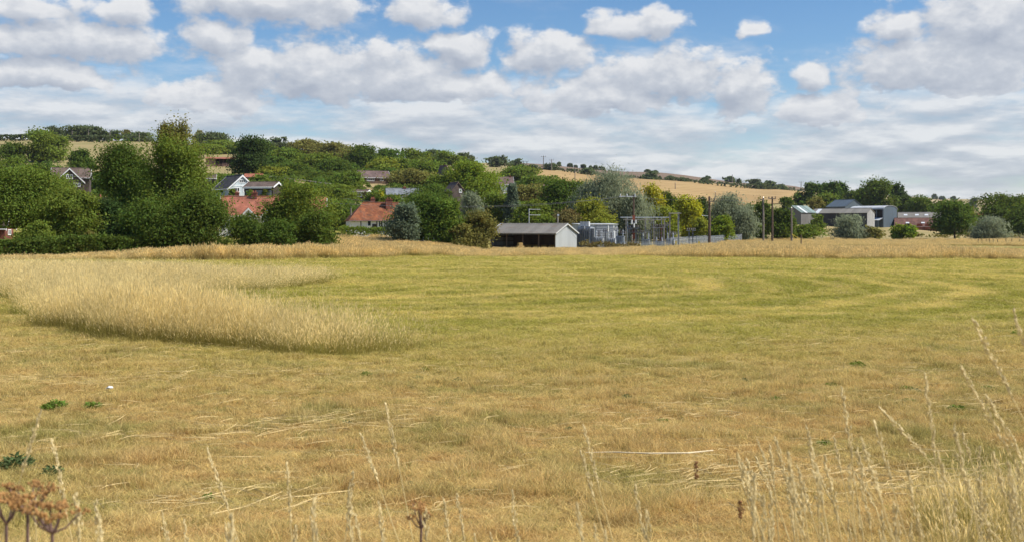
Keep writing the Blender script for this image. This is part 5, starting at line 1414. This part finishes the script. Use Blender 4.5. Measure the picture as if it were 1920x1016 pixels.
    MB().box(xw(1254, 178.5) - t.location.x, xw(1277, 178.5) - t.location.x, -.30, -.14, zw(401.2, 178.5) - t.location.z, zw(399.5, 178.5) - t.location.z).build('bar', M['pole_pale'], t)
    for q in (1256, 1272): MB().box(xw(q, 178.5) - t.location.x - .05, xw(q, 178.5) - t.location.x + .05, -.14, -.11, zw(402.4, 178.5) - t.location.z, zw(399.4, 178.5) - t.location.z).build('clamp', M['steel'], t)
    # palisade fence: each pale its own piece
    def palisade(pts, label, top):
        A = base_at(*pts[0]); B = base_at(*pts[1]); r = empty('palisade_fence', A, 0, label, 'fence', 'palisade fences round the substation')
        a, b = Vector(A), Vector(B); L = (b - a).xy.length; dirv = (b - a).xy.normalized(); ang = math.atan2(dirv.y, dirv.x)
        h = top; n = int(L / .22); me = MB().add([(-.035, 0, -.2), (.035, 0, -.2), (.035, 0, h - .12), (0, 0, h), (-.035, 0, h - .12), (-.035, .02, -.2), (.035, .02, -.2), (.035, .02, h - .12), (0, .02, h), (-.035, .02, h - .12)],
            [(0, 1, 2, 3, 4), (9, 8, 7, 6, 5), (0, 5, 6, 1), (1, 6, 7, 2), (2, 7, 8, 3), (3, 8, 9, 4), (4, 9, 5, 0)]).mesh('pale'); me.materials.append(M['steel'])
        step = L / n
        for k in range(n + 1):
            q = dirv * (k * step); z = gz(a.x + q.x, a.y + q.y) - a.z
            o = link('pale', me, r); o.location = (q.x, q.y, z); o.rotation_euler = (0, 0, ang)
        m2 = MB().box(-.05, .05, .05, .16, -.3, h - .2).mesh('post'); m2.materials.append(M['steel'])
        for k in range(0, n + 1, 12):
            q = dirv * (k * step); z = gz(a.x + q.x, a.y + q.y) - a.z
            o = link('post', m2, r); o.location = (q.x, q.y, z); o.rotation_euler = (0, 0, ang)
        for zz in (.45, h - .5):
            p0 = (0, 0, zz); p1 = ((b - a).x, (b - a).y, (b - a).z + zz)
            m = MB(); m.tube([(p0[0], p0[1] + .04, p0[2]), (p1[0], p1[1] + .04, p1[2])], .03, 4); m.build('rail', M['steel'], r)
        return r
    palisade([(1258, 176), (1325, 200)], 'grey steel palisade fence between the gantry and the tall brown pole', 2.1)
    palisade([(1325, 200), (1391, 226)], 'grey steel palisade fence running right of the tall brown pole', 2.0)
    palisade([(1163, 173.5), (1258, 175)], 'grey palisade fence in front of the gantry', 1.5)
    for i, (px, dd, py, mt, lab) in enumerate([(1266, 178, 456, 'yellow_paint', 'small yellow warning sign on the palisade'), (1291, 187, 455, 'white_paint', 'white warning plate on the palisade by the isolator stand'), (1310, 193.8, 456, 'yellow_paint', 'pale yellow plate on the palisade left of the brown pole')]):
        o = MB().box(-.22, .22, -.06, -.03, -.3, .3).build('warning_sign', M[mt]); tag(o, lab, 'sign', 'warning plates on the palisade')
        o.location = (xw(px, dd), dd, zw(py, dd))
substation()

# steel frame pole and lamp on the shed's far side
def frame_pole():
    d = 184; loc = base_at(992, d); g = loc[2]; r = empty('frame_pole', loc, 0, 'thin steel pole with two right-pointing arms above the shed roof', 'pole')
    Z = lambda py: zw(py, d) - g
    MB().tube([(0, 0, -.3), (0, 0, Z(392))], .05, 6).build('shaft', M['skylight'], r)
    for py in (393, 403.5): MB().tube([(0, 0, Z(py)), (xw(1013, d) - loc[0], 0, Z(py + .4))], .04, 6).build('arm', M['skylight'], r)
    loc = base_at(1046, 182); g = loc[2]; r = empty('lamp_pole', loc, 0, 'short post with a pale lamp head above the shed ridge', 'lamp post')
    MB().tube([(0, 0, -.3), (0, 0, zw(404, 182) - g)], .08, 6).build('shaft', M['pole_pale'], r); MB().box(-.12, .2, -.18, .18, zw(405.5, 182) - g, zw(402, 182) - g).build('lamp_head', M['skylight'], r)
    loc = base_at(805, 150); g = loc[2]; r = empty('lamp_post', loc, 0, 'slim pale lamp post in front of the large dark tree', 'lamp post')
    t = zw(409, 150) - g
    MB().tube([(0, 0, -.2), (0, 0, t * .5), (0, 0, t)], [.075, .06, .045], 7).build('shaft', M['zinc'], r)
    MB().tube([(0, 0, t), (-.12, 0, t + .05), (-.35, 0, t + .08)], .04, 6).build('arm', M['zinc'], r); MB().box(-.62, -.3, -.1, .1, t + .0, t + .13).build('lantern', M['skylight'], r)
    MB().box(-.16, .16, -.06, .06, t * .18, t * .24).build('sign_plate', M['white_paint'], r)
frame_pole()
def rail_fence(name, label, pts, h, rails, n, mat, hp=.0):
    A = base_at(*pts[0]); B = base_at(*pts[1]); r = empty(name, A, 0, label, 'fence')
    for k in range(n + 1):
        t = k / n; x = A[0] + (B[0] - A[0]) * t; y = A[1] + (B[1] - A[1]) * t; z = gz(x, y)
        o = MB().box(-.055, .055, -.055, .055, -.2, h + hp).build('post', M[mat], r); o.location = (x - A[0], y - A[1], z - A[2])
    for q in rails:
        m = MB(); P0 = [(A[0] + (B[0] - A[0]) * k / n, A[1] + (B[1] - A[1]) * k / n) for k in range(n + 1)]
        m.tube([(x - A[0], y - A[1] - .09, gz(x, y) - A[2] + q) for x, y in P0], .045, 4); m.build('rail', M[mat], r)
    return r
rail_fence('rail_fence', 'low white post and rail fence below the garden hedge', [(664, 163), (760, 161)], .95, (.6, .9), 12, 'white_paint')
rail_fence('rail_fence', 'short white rail beside the slim lamp post', [(784, 149), (813, 148.5)], 1.2, (1.0,), 3, 'white_paint', .35)
rail_fence('rail_fence', 'pale rail fence on the slope between olive bush and blue-green tree', [(902, 262), (970, 262)], 1.6, (1.55, 1.3), 9, 'skylight')
rail_fence('rail_fence', 'pale garden fence crossing the hillside wood', [(505, 305), (640, 300)], 1.6, (1.5,), 14, 'pole_pale')
rail_fence('rail_fence', 'faint pale rail behind the tall brown pole', [(1302, 250), (1332, 250)], 4.9, (4.8,), 2, 'skylight')
def single_post(px, d, ytop, label, w=.1, mat='pole', group='fence posts at the far right'):
    loc = base_at(px, d); h = zw(ytop, d) - loc[2]; r = MB()
    r.tube([(0, 0, -.3), (.02, 0, h * .5), (0, 0, h)], [w * .62, w * .55, w * .5], 7); r.tube([(0, 0, h), (0, 0, h + .06)], [w * .5, w * .1], 7)
    o = tag(r.build('fence_post', M[mat]), label, 'post', group); o.location = loc; return o
for i, px in enumerate([1834, 1841, 1849, 1855, 1862, 1870, 1886, 1897, 1912]):
    single_post(px, 212, 448 + (i % 3) * .8, ['first', 'second', 'third', 'fourth', 'fifth', 'sixth', 'seventh', 'eighth', 'ninth'][i] + ' from the left in the row of small far-right fence posts', .12)
single_post(1502, 205, 441, 'stubby dark post right of the stayed pole', .2, 'pole', None)

# ------------------------------------------------------------------ utility poles and wires
def util_pole(px, d, ytop, label, r0=.16, mat='pole', arm=None, ins=3, stay=None, group='utility poles'):
    loc = base_at(px, d); g = loc[2]; h = zw(ytop, d) - g; r = empty('utility_pole', loc, 0, label, 'utility pole', group)
    MB().tube([(0, 0, -.4), (.02, 0, h * .5), (0, 0, h)], [r0 * 1.15, r0, r0 * .75], 8).build('shaft', M[mat], r)
    if arm:
        a, b, zz = arm; MB().box(a, b, -r0 - .1, -r0, h - zz - .08, h - zz + .08).build('crossarm', M['pole_grey'], r)
        for k in range(ins):
            m = MB(); x = a + .1 + (b - a - .2) * k / max(1, ins - 1); insulator(m, x, -r0 - .05, h - zz + .08, .32 * max(1, r0 / .16), .1 * max(1, r0 / .16), 3); m.build('insulator', M['ceramic'], r)
    else:
        m = MB(); insulator(m, 0, 0, h, .3, .09, 3); m.build('insulator', M['ceramic'], r)
    if stay:
        for (a, b) in stay: MB().tube([(0, -.1, 2.0), (a, b, 0)], .05, 5).build('stay_guard', M['yellow_paint'], r)
    return r
util_pole(1330, 192, 369, 'tall brown wooden pole rising from the palisade fence', .24, 'pole', (-.2, .9, .9), 2)
util_pole(1431, 232, 372, 'left pole of the twin grey utility poles', .24, 'pole_grey', None)
util_pole(1448, 232, 370, 'right pole of the twin utility poles with short crossarm', .22, 'pole', (-.9, .7, .4), 3)
util_pole(1484, 236, 391, 'single stayed pole with yellow guards before the green-roofed barn', .2, 'pole_grey', None, stay=[(1.0, -1.0), (2.6, -1.2)])
for px, d, yt, lab, a in [(982, 860, 302, 'left leg pole of the small H-pole on the ridge', None), (988, 860, 302.5, 'right leg pole of the small H-pole on the ridge', (-3.6, 1.2, .6)), (1019, 800, 292.5, 'tallest utility pole on the ridge left of the willow', (-1.7, 1.7, .8)),
        (1034, 780, 299, 'second utility pole on the ridge by the thicket', (-1.5, 1.5, .8)), (1078, 640, 313, 'pole standing in the stubble field left of the willow', None), (1266, 620, 343, 'pole standing in the stubble field right of the willow', None), (1341, 560, 360, 'short pole low in the stubble field right of the brown pole', None),
        (135, 680, 244, 'first pole on the left pasture skyline', None), (166, 672, 242.5, 'second pole on the left pasture skyline', (-1.2, 1.2, .6)), (206, 668, 243.5, 'third pole on the left pasture skyline', (-1.2, 1.2, .6)), (261, 662, 249, 'fourth pole on the left pasture skyline', None),
        (1373, 1140, 328, 'thin mast beside the ridge clump', None), (1502, 1000, 341, 'pole on the right end of the brown ridge', (-2, 2, .8)), (658, 180, 391, 'slim pole at the left end of the orange-roofed cottage', None)]:
    util_pole(px, d, yt, lab, max(.15, d * .00036), 'pole_grey', a, 3 if a else 1)
def wire(pts, label, sag=1.2, r=.02):
    m = MB(); a, b = [Vector((xw(px, d), d, zw(py, d))) for px, py, d in pts]; n = 18; o0 = a.copy()
    P_ = [a.lerp(b, i / n) - Vector((0, 0, sag * 4 * (i / n) * (1 - i / n))) - o0 for i in range(n + 1)]
    m.tube(P_, r, 4); o = tag(m.build('overhead_wire', M['wire']), label, 'wire', 'overhead wires'); o.location = o0
wire([(1162, 369, 176), (640, 372, 168)], 'overhead wire from the cable pole crossarm towards the orange-roofed cottage', 1.6, .022)
wire([(1175, 369, 176), (-60, 300, 120)], 'long overhead wire crossing in front of the village to the left edge', 3.2, .018)
wire([(1192, 369, 176), (1330, 371, 192)], 'overhead wire between the cable pole and tall brown pole', .5, .018)
for i, (a, b, lab) in enumerate([((1190, 410, 178), (1228, 428, 178.4), 'left'), ((1203, 411, 178), (1236, 428, 178.4), 'middle'), ((1229, 411, 178), (1256, 403, 178.4), 'right')]):
    wire([a, b], lab + ' jumper cable drooping below the gantry beam', .5, .02)
wire([(1330, 371, 192), (1448, 372, 232)], 'overhead wire between the tall brown pole and twin poles', .6, .018)
wire([(1448, 372, 232), (1484, 392, 236)], 'short wire from the twin poles to the stayed pole', .3, .018)
wire([(1960, 362, 700), (1770, 388, 900)], 'faint wire sloping up at the right edge above the dark trees', 3., .10)

# ------------------------------------------------------------------ foreground plants
def stem_grass(tip, base, d, label, seed, headlen=.24, kind='oat'):
    """one dead flowering grass: bent stalk, panicle of spikelets; tip and base are picture points at that distance"""
    r = random.Random(seed)
    T = Vector((xw(tip[0], d), d, zw(tip[1], d))); g0 = gz(xw(base[0], d), d); rsoil = HY + (CZ - g0) / d * F; bx = xw(tip[0] + (base[0] - tip[0]) * min(3.0, (rsoil - tip[1]) / max(base[1] - tip[1], 20)), d + .1); B = Vector((bx, d + .1, gz(bx, d + .1)))
    root = empty('grass_stem', B, 0, label, 'grass stem', 'dead flowering grass stems nearest the viewer') if label else None
    Tl = T - B; n = 9; P_ = []
    # the slope seen between tip and base point is continued down to the soil
    S = Vector((xw(base[0], d), d, zw(base[1], d))) - T
    for i in range(n + 1):
        t = i / n; p = Vector((Tl.x * (t ** 1.12), Tl.y * t, Tl.z * t)); P_.append(p + Vector((r.uniform(-.002, .002), 0, 0)))
    m = MB(); m.tube(P_, [.0027 - .0015 * i / n for i in range(n + 1)], 4)
    h = MB(); L = Tl.length; k = int(headlen / .0042)
    for i in range(k):
        t = 1 - headlen / L * (1 - i / k); f = t * n; j = min(int(f), n - 1); p = P_[j].lerp(P_[j + 1], f - j)
        taper = math.sin(math.pi * min(1, (i + 1.5) / (k + 1.5))) ** .6
        a = r.uniform(0, 6.28); s = r.uniform(.002, .009) * taper if kind == 'oat' else .004 * taper
        q = p + Vector((math.cos(a) * s, math.sin(a) * s, r.uniform(.001, .008)))
        dv = (P_[j + 1] - P_[j]).normalized(); l = r.uniform(.009, .016) * (1.0 if kind == 'oat' else 1.15)
        w = r.uniform(.0018, .0034)
        e1 = q - dv * l * .5; e2 = q + dv * l * .6 + Vector((math.cos(a), math.sin(a), 0)) * .002
        h.tube([e1, q, e2], [.0004, w, .0004], 4, False)
    if label:
        m.build('stalk', M['stalk'], root); h.build('seed_head', M['seed'], root)
        lf = MB(); lf.slab([(0, 0, L * .25), (.004, 0, L * .25), (.05 * r.choice((-1, 1)), -.02, L * .45), (.05 * r.choice((-1, 1)) - .003, -.02, L * .46)], .0006); lf.build('leaf_blade', M['stalk'], root)
        return None
    return m, h, B
M['stalk'] = plain('dead_stalk', (.60, .47, .22), .8, .2, 9.)
M['seed'] = plain('seed_head', (.70, .57, .30), .85, .2, 30.)
M['seed_brown'] = plain('seed_brown', (.30, .15, .06), .85, .25, 30.)
M['umbel'] = plain('dried_umbel', (.40, .215, .075), .9, .4, 40.)
M['umbel_stem'] = plain('dried_umbel_stem', (.17, .105, .085), .85, .25, 20.)
STEMS = [((676, 815), (738, 1008), 3.6, 'pale dead grass stem leaning left, left of the bottom centre'), ((722, 757), (770, 1016), 3.8, 'tall dead grass stem leaning left beside the bottom centre brown seed cluster'),
         ((1094, 800), (1136, 960), 3.7, 'taller of the paired dead grass stems right of bottom centre'), ((1088, 845), (1128, 950), 3.9, 'shorter of the paired dead grass stems right of bottom centre'),
         ((1733, 700), (1768, 1016), 3.0, 'tallest upright dead grass stem at the lower right'), ((1578, 728), (1612, 1000), 3.2, 'forked-looking pale grass stem left of the tallest upright one'),
         ((1650, 765), (1850, 1010), 3.1, 'long dead grass stem arching to the right behind the tallest one'), ((1512, 800), (1552, 1000), 3.3, 'dead grass stem with curved head, lower right'),
         ((1452, 822), (1500, 990), 3.4, 'dead grass stem left of the curved-head one, lower right'), ((1400, 860), (1452, 1010), 3.4, 'leaning dead grass stem between seed spikes at the lower right'),
         ((1640, 790), (1702, 1000), 2.9, 'dead grass stem in the thick of the lower right tuft'), ((1606, 842), (1640, 1000), 3.0, 'short dense-headed grass stem in the lower right tuft'),
         ((1822, 600), (1985, 840), 2.6, 'arching grass stem entering from the right edge, highest in the field'), ((1898, 580), (2010, 760), 2.6, 'grass tip cut by the right edge at mid height'),
         ((1800, 690), (1960, 860), 2.7, 'thin arching stem at the right edge below the highest one'), ((1850, 745), (1990, 900), 2.7, 'thin stem tip right edge beside green weeds'),
         ((78, 768), (10, 905), 3.0, 'pale grass stem leaning right at the lower left edge'), ((97, 822), (132, 900), 3.4, 'dead grass stem leaning left above the brown umbels'),
         ((388, 842), (440, 1010), 3.7, 'faint grass stem leaning left at the lower left'), ((537, 868), (548, 1016), 3.4, 'brown upright grass stem with nodding tip left of centre'),
         ((662, 885), (645, 1000), 3.5, 'short pale stem leaning right beside the left-leaning stem'), ((960, 920), (975, 1000), 3.6, 'short upright dead grass stem at the bottom centre'),
         ((832, 935), (850, 1016), 3.2, 'short stem beside the bottom centre seed cluster'), ((1190, 910), (1215, 1010), 3.5, 'short leaning stem right of the paired stems'),
         ((1700, 880), (1745, 1016), 2.7, 'pale stem low in the lower right tuft'), ((1760, 850), (1800, 1016), 2.6, 'stem right of the tallest upright one, low in the tuft'),
         ((1835, 900), (1880, 1016), 2.5, 'thick pale stem in the lower right corner tuft'), ((1890, 870), (1925, 1016), 2.4, 'stem at the extreme lower right corner')]
for i, (t, b, d, lab) in enumerate(STEMS):
    stem_grass(t, b, d, lab, 900 + i, .17 + .09 * ((i * 37) % 10) / 10)
# thin mass of further stems at the verge
def verge():
    S = MB(); H = MB(); r = random.Random(5)
    for i in range(105):
        u = r.random()
        px = r.uniform(1380, 2150) if u < .72 else r.uniform(-150, 1400)
        d = r.uniform(2.3, 4.2)
        top = r.uniform(820, 1000) if px > 1380 else r.uniform(915, 1010)
        if px > 1750: top = r.uniform(780, 980)
        lean = r.uniform(0, 60) * (1016 - top) / 120 + r.uniform(-6, 6)
        m, h, B = stem_grass((px, top), (px + lean, 1016), d, None, 2000 + i, r.uniform(.08, .22), 'oat')
        for src, dst in ((m, S), (h, H)): dst.add([tuple(Vector(v) + B) for v in src.v], src.f)
    S.build('verge_grass', M['stalk']); H.build('verge_seed_heads', M['seed'])
    tag(bpy.data.objects['verge_grass'], 'thin dead grass stalks fringing the bottom edge', 'grass', None, 'stuff')
    tag(bpy.data.objects['verge_seed_heads'], 'pale feathery seed heads fringing the bottom edge', 'seed heads', None, 'stuff')
    # leafy tussock at the lower right corner
    N = 950; d = rs.uniform(2.4, 7.5, N); px = rs.uniform(1600, 2400, N); ok = px > 2050 - d * 42 + rs.uniform(-60, 60, N); d, px = d[ok], px[ok]; x = xw(px, d); n = len(d)
    pr = proto_set('verge_tuft', [clump_mesh('verge_tuft', 26, .18, .46, .004, .10, .6, 3, 700 + i, .05, .006, 10) for i in range(5)], M['grass_tall'])
    s = rs.uniform(.7, 1.2, n); scatter('verge_tussock', np.stack([x, d, gz(x, d)], -1), np.stack([rs.uniform(-.1, .1, n), rs.uniform(-.3, .1, n), rs.uniform(0, 6.28, n)], -1), np.stack([s, s, s * rs.uniform(.5, 1.3, n)], -1), pr, 5,
            'dense dry tussock grass in the lower right corner', 'grass')
verge()
def umbel(px, py, d, label, n=9, R=.05, seed=0, wild=1.0):
    r = random.Random(seed); T = Vector((xw(px, d), d, zw(py, d))); bx = T.x - .04; B = Vector((bx, d + .05, gz(bx, d + .05))); root = empty('dried_umbel_plant', B, 0, label, 'dried flower', 'dead brown umbels at the verge')
    top = T - B; fork = top - Vector((0, 0, .045)); MB().tube([(0, 0, -.03), tuple(fork * .5 + Vector((.006, 0, 0))), tuple(fork)], [.005, .0042, .0034], 6).build('stalk', M['umbel_stem'], root)
    for k in range(n):
        a = 6.283 * k / n + r.uniform(-.3, .3); q = R * (0.25 + .75 * r.random() ** .6); e = top + Vector((math.cos(a) * q, math.sin(a) * q, r.uniform(-.010, .012) * wild))
        st = MB(); st.tube([tuple(fork), tuple(fork.lerp(e, .5) + Vector((0, 0, -.008))), tuple(e)], [.0024, .0019, .0015], 5); so = st.build('ray', M['umbel_stem'], root)
        f = MB()
        for j in range(19):
            o = Vector((r.gauss(0, .0075), r.gauss(0, .0075), r.gauss(.003, .003))); s = r.uniform(.0022, .0040); f.ball(e + o, (s, s, s * r.uniform(.7, 1.2)), 5, 3)
        f.build('floret_cluster', M['umbel'], so)
umbel(52, 922, 2.25, 'larger dead brown umbel plant in the lower left corner', 11, .058, 1)
umbel(98, 956, 2.05, 'lower dead brown umbel plant right of the larger one in the corner', 10, .05, 2)
umbel(12, 940, 2.15, 'dead brown umbel plant cut by the lower left edge', 8, .035, 3)
umbel(790, 962, 3.2, 'small pale brown seed cluster plant at the bottom centre', 8, .035, 4, 2.2)
def dock(px, py, d, label, L=.14, seed=0):
    r = random.Random(seed); T = Vector((xw(px, d), d, zw(py, d))); B = Vector((T.x + .02, d, gz(T.x + .02, d))); root = empty('dock_spike', B, 0, label, 'dock', 'rusty dock spikes'); t = T - B
    MB().tube([(0, 0, -.02), tuple(t * .5), tuple(t)], [.0018, .0015, .0008], 5).build('stalk', M['stalk'], root); m = MB()
    for i in range(90):
        f = r.random(); p = t - t.normalized() * L * f; q = .010 * (1 - abs(f - .6)); m.ball(p + Vector((r.gauss(0, q * .6), r.gauss(0, q * .6), 0)), r.uniform(.0018, .0034), 5, 3)
    m.build('seed_head', M['seed_brown'], root)
dock(1305, 864, 4.2, 'rust-brown dock spike right of the long straw', .07, 1)
dock(1388, 938, 3.6, 'lower rust-brown dock spike at the lower right', .06, 2)
# low broad-leaved weeds in the cut field
M['weed'] = leaf_mat('weed_leaf', (.14, .215, .04), .3, .02, .3)
M['weed_dark'] = leaf_mat('weed_leaf_dark', (.115, .155, .060), .3, .02, .3)
def weed(px, py, wpx, hpx, mat, label):
    d = hit(px, py, 6., 120.); x = xw(px, d); g = gz(x, d); r = np.random.RandomState(int(px + py)); w = wpx * d / F; h = max(.05, hpx * d / F); n = int(np.clip(wpx * 5, 40, 260))
    root = empty('weed', (x, d, g), 0, label, 'weed', 'low green weeds in the cut field')
    a = r.uniform(0, 6.283, n); q = np.sqrt(r.uniform(0, 1, n)) * w / 2; p = np.stack([np.cos(a) * q, np.sin(a) * q * 1.3, h * r.uniform(.25, 1, n) * (1 - .6 * (2 * q / w) ** 2)], -1)
    t = np.stack([np.cos(a), np.sin(a), r.uniform(.1, .8, n)], -1) + r.normal(size=(n, 3)) * .4; t /= np.linalg.norm(t, axis=1)[:, None]
    b = np.cross(t, r.normal(size=(n, 3))); b /= np.linalg.norm(b, axis=1)[:, None]; s = (r.uniform(.6, 1.3, n) * np.clip(w * .10, .018, .05))[:, None]
    V = np.stack([p - t * s, p + b * s * .42, p + t * s, p - b * s * .42], 1)
    link('leaves', quads_mesh('leaves', V, r.uniform(0, 1, n), r.uniform(0, 1, n)), root, M[mat])
    m = MB()
    for k in range(0, n, max(1, n // 9)): m.tube([(0, 0, 0), tuple(p[k])], [.003, .0015], 4)
    m.build('stem', M[mat], root)
for px, py, w, h, mt, lab in [(103, 768, 46, 20, 'weed', 'largest bright green weed in the field at the left'), (173, 766, 38, 14, 'weed', 'bright green weed just right of the largest one'), (30, 880, 60, 30, 'weed_dark', 'grey-green weed patch above the corner umbels'),
        (98, 892, 40, 22, 'weed_dark', 'dark weed right of the patch above the corner umbels'), (686, 706, 26, 10, 'weed', 'weed below the right end of the uncut wedge'), (797, 696, 16, 10, 'weed', 'small weed right of the uncut wedge tip'), (785, 712, 22, 8, 'weed_dark', 'flat dark weed under the small one by the wedge tip'),
        (860, 718, 22, 12, 'weed_dark', 'spiky grey weed left of the field centre'), (916, 716, 20, 8, 'weed', 'low weed at the field centre'), (1175, 748, 22, 10, 'weed_dark', 'dark weed in the middle right of the headland'), (1243, 792, 24, 8, 'weed', 'green weed above the long straw'),
        (768, 914, 20, 10, 'weed_dark', 'bluish dark weed near the bottom left of centre'), (888, 926, 20, 12, 'weed_dark', 'dark weed near the bottom centre'), (650, 798, 28, 10, 'weed_dark', 'grey-green weed left of the tall leaning stems'), (1066, 808, 14, 6, 'weed_dark', 'tiny weed left of the long straw'),
        (1608, 688, 30, 12, 'weed', 'bright weed at the right of the field'), (1700, 732, 30, 10, 'weed', 'first of the weeds left of the right edge'), (1660, 648, 22, 6, 'weed_dark', 'thin dark weed highest at the right'), (1716, 735, 20, 8, 'weed_dark', 'dark weed touching the first right-hand weed'),
        (1705, 754, 24, 8, 'weed', 'weed directly below the right-hand pair'), (1794, 770, 32, 12, 'weed', 'broad bright weed under the right edge stems'), (1852, 732, 26, 10, 'weed', 'weed beside the right edge stem tips'), (1907, 628, 20, 10, 'weed', 'weed at the right edge below the highest stem'),
        (1560, 724, 22, 10, 'weed', 'weed left of the tall right-hand stems'), (1395, 716, 18, 8, 'weed_dark', 'small dark weed right of centre'), (1455, 750, 16, 6, 'weed', 'tiny weed right of centre below the small dark one'), (1545, 834, 26, 8, 'weed', 'weed among the right-hand stems'), (390, 938, 26, 10, 'weed', 'low weed at the lower left')]:
    weed(px, py, w, h, mt, lab)
def litter():
    d = hit(205, 736, 6., 60.); x = xw(205, d); g = gz(x, d); m = MB(); w = .08
    m.add([(-w, -.02, .03), (-w * .2, -.05, .09), (w * .4, -.03, .06), (w, .02, .05), (w * .6, .06, .10), (-.3 * w, .05, .12), (-w, .04, .06), (0, 0, .02)], [(0, 1, 5, 6), (1, 2, 4, 5), (2, 3, 4), (0, 7, 2, 1), (7, 3, 2), (6, 5, 7, 0), (5, 4, 3, 7)])
    m.v = [(a * .62, b * .7, c * .4 + .045) for a, b, c in m.v]; o = tag(m.build('litter_scrap', M['litter']), 'crumpled white scrap of litter lying in the field at the left', 'litter'); o.location = (x, d, g)
    P_ = []
    for px, py in ((1098, 862), (1150, 861), (1215, 864), (1290, 863), (1337, 858)):
        d = hit(px, py, 6., 60.); P_.append(Vector((xw(px, d), d, gz(xw(px, d), d) + .07)))
    m = MB(); m.tube([p - P_[0] for p in P_], [.004, .006, .007, .008, .006], 6); o = tag(m.build('straw_stalk', M['litter_straw']), 'long pale straw stalk lying across the cut field right of centre', 'straw'); o.location = P_[0]
M['litter_straw'] = plain('bleached_straw', (.74, .62, .40), .7, .15, 10.)
litter()

# ------------------------------------------------------------------ summer haze over the whole valley
def haze():
    k = NT('haze'); v = k.n('ShaderNodeVolumePrincipled'); v.inputs['Color'].default_value = (.86, .92, 1.0, 1); v.inputs['Density'].default_value = 0.00005; v.inputs['Anisotropy'].default_value = .3
    k.l(v.outputs[0], k.out.inputs['Volume'])
    o = tag(MB().box(-3900, 3900, -60, 3990, -8, 130).build('haze', k.m), 'thin blue summer haze lying over the valley', 'haze', None, 'stuff')
haze()
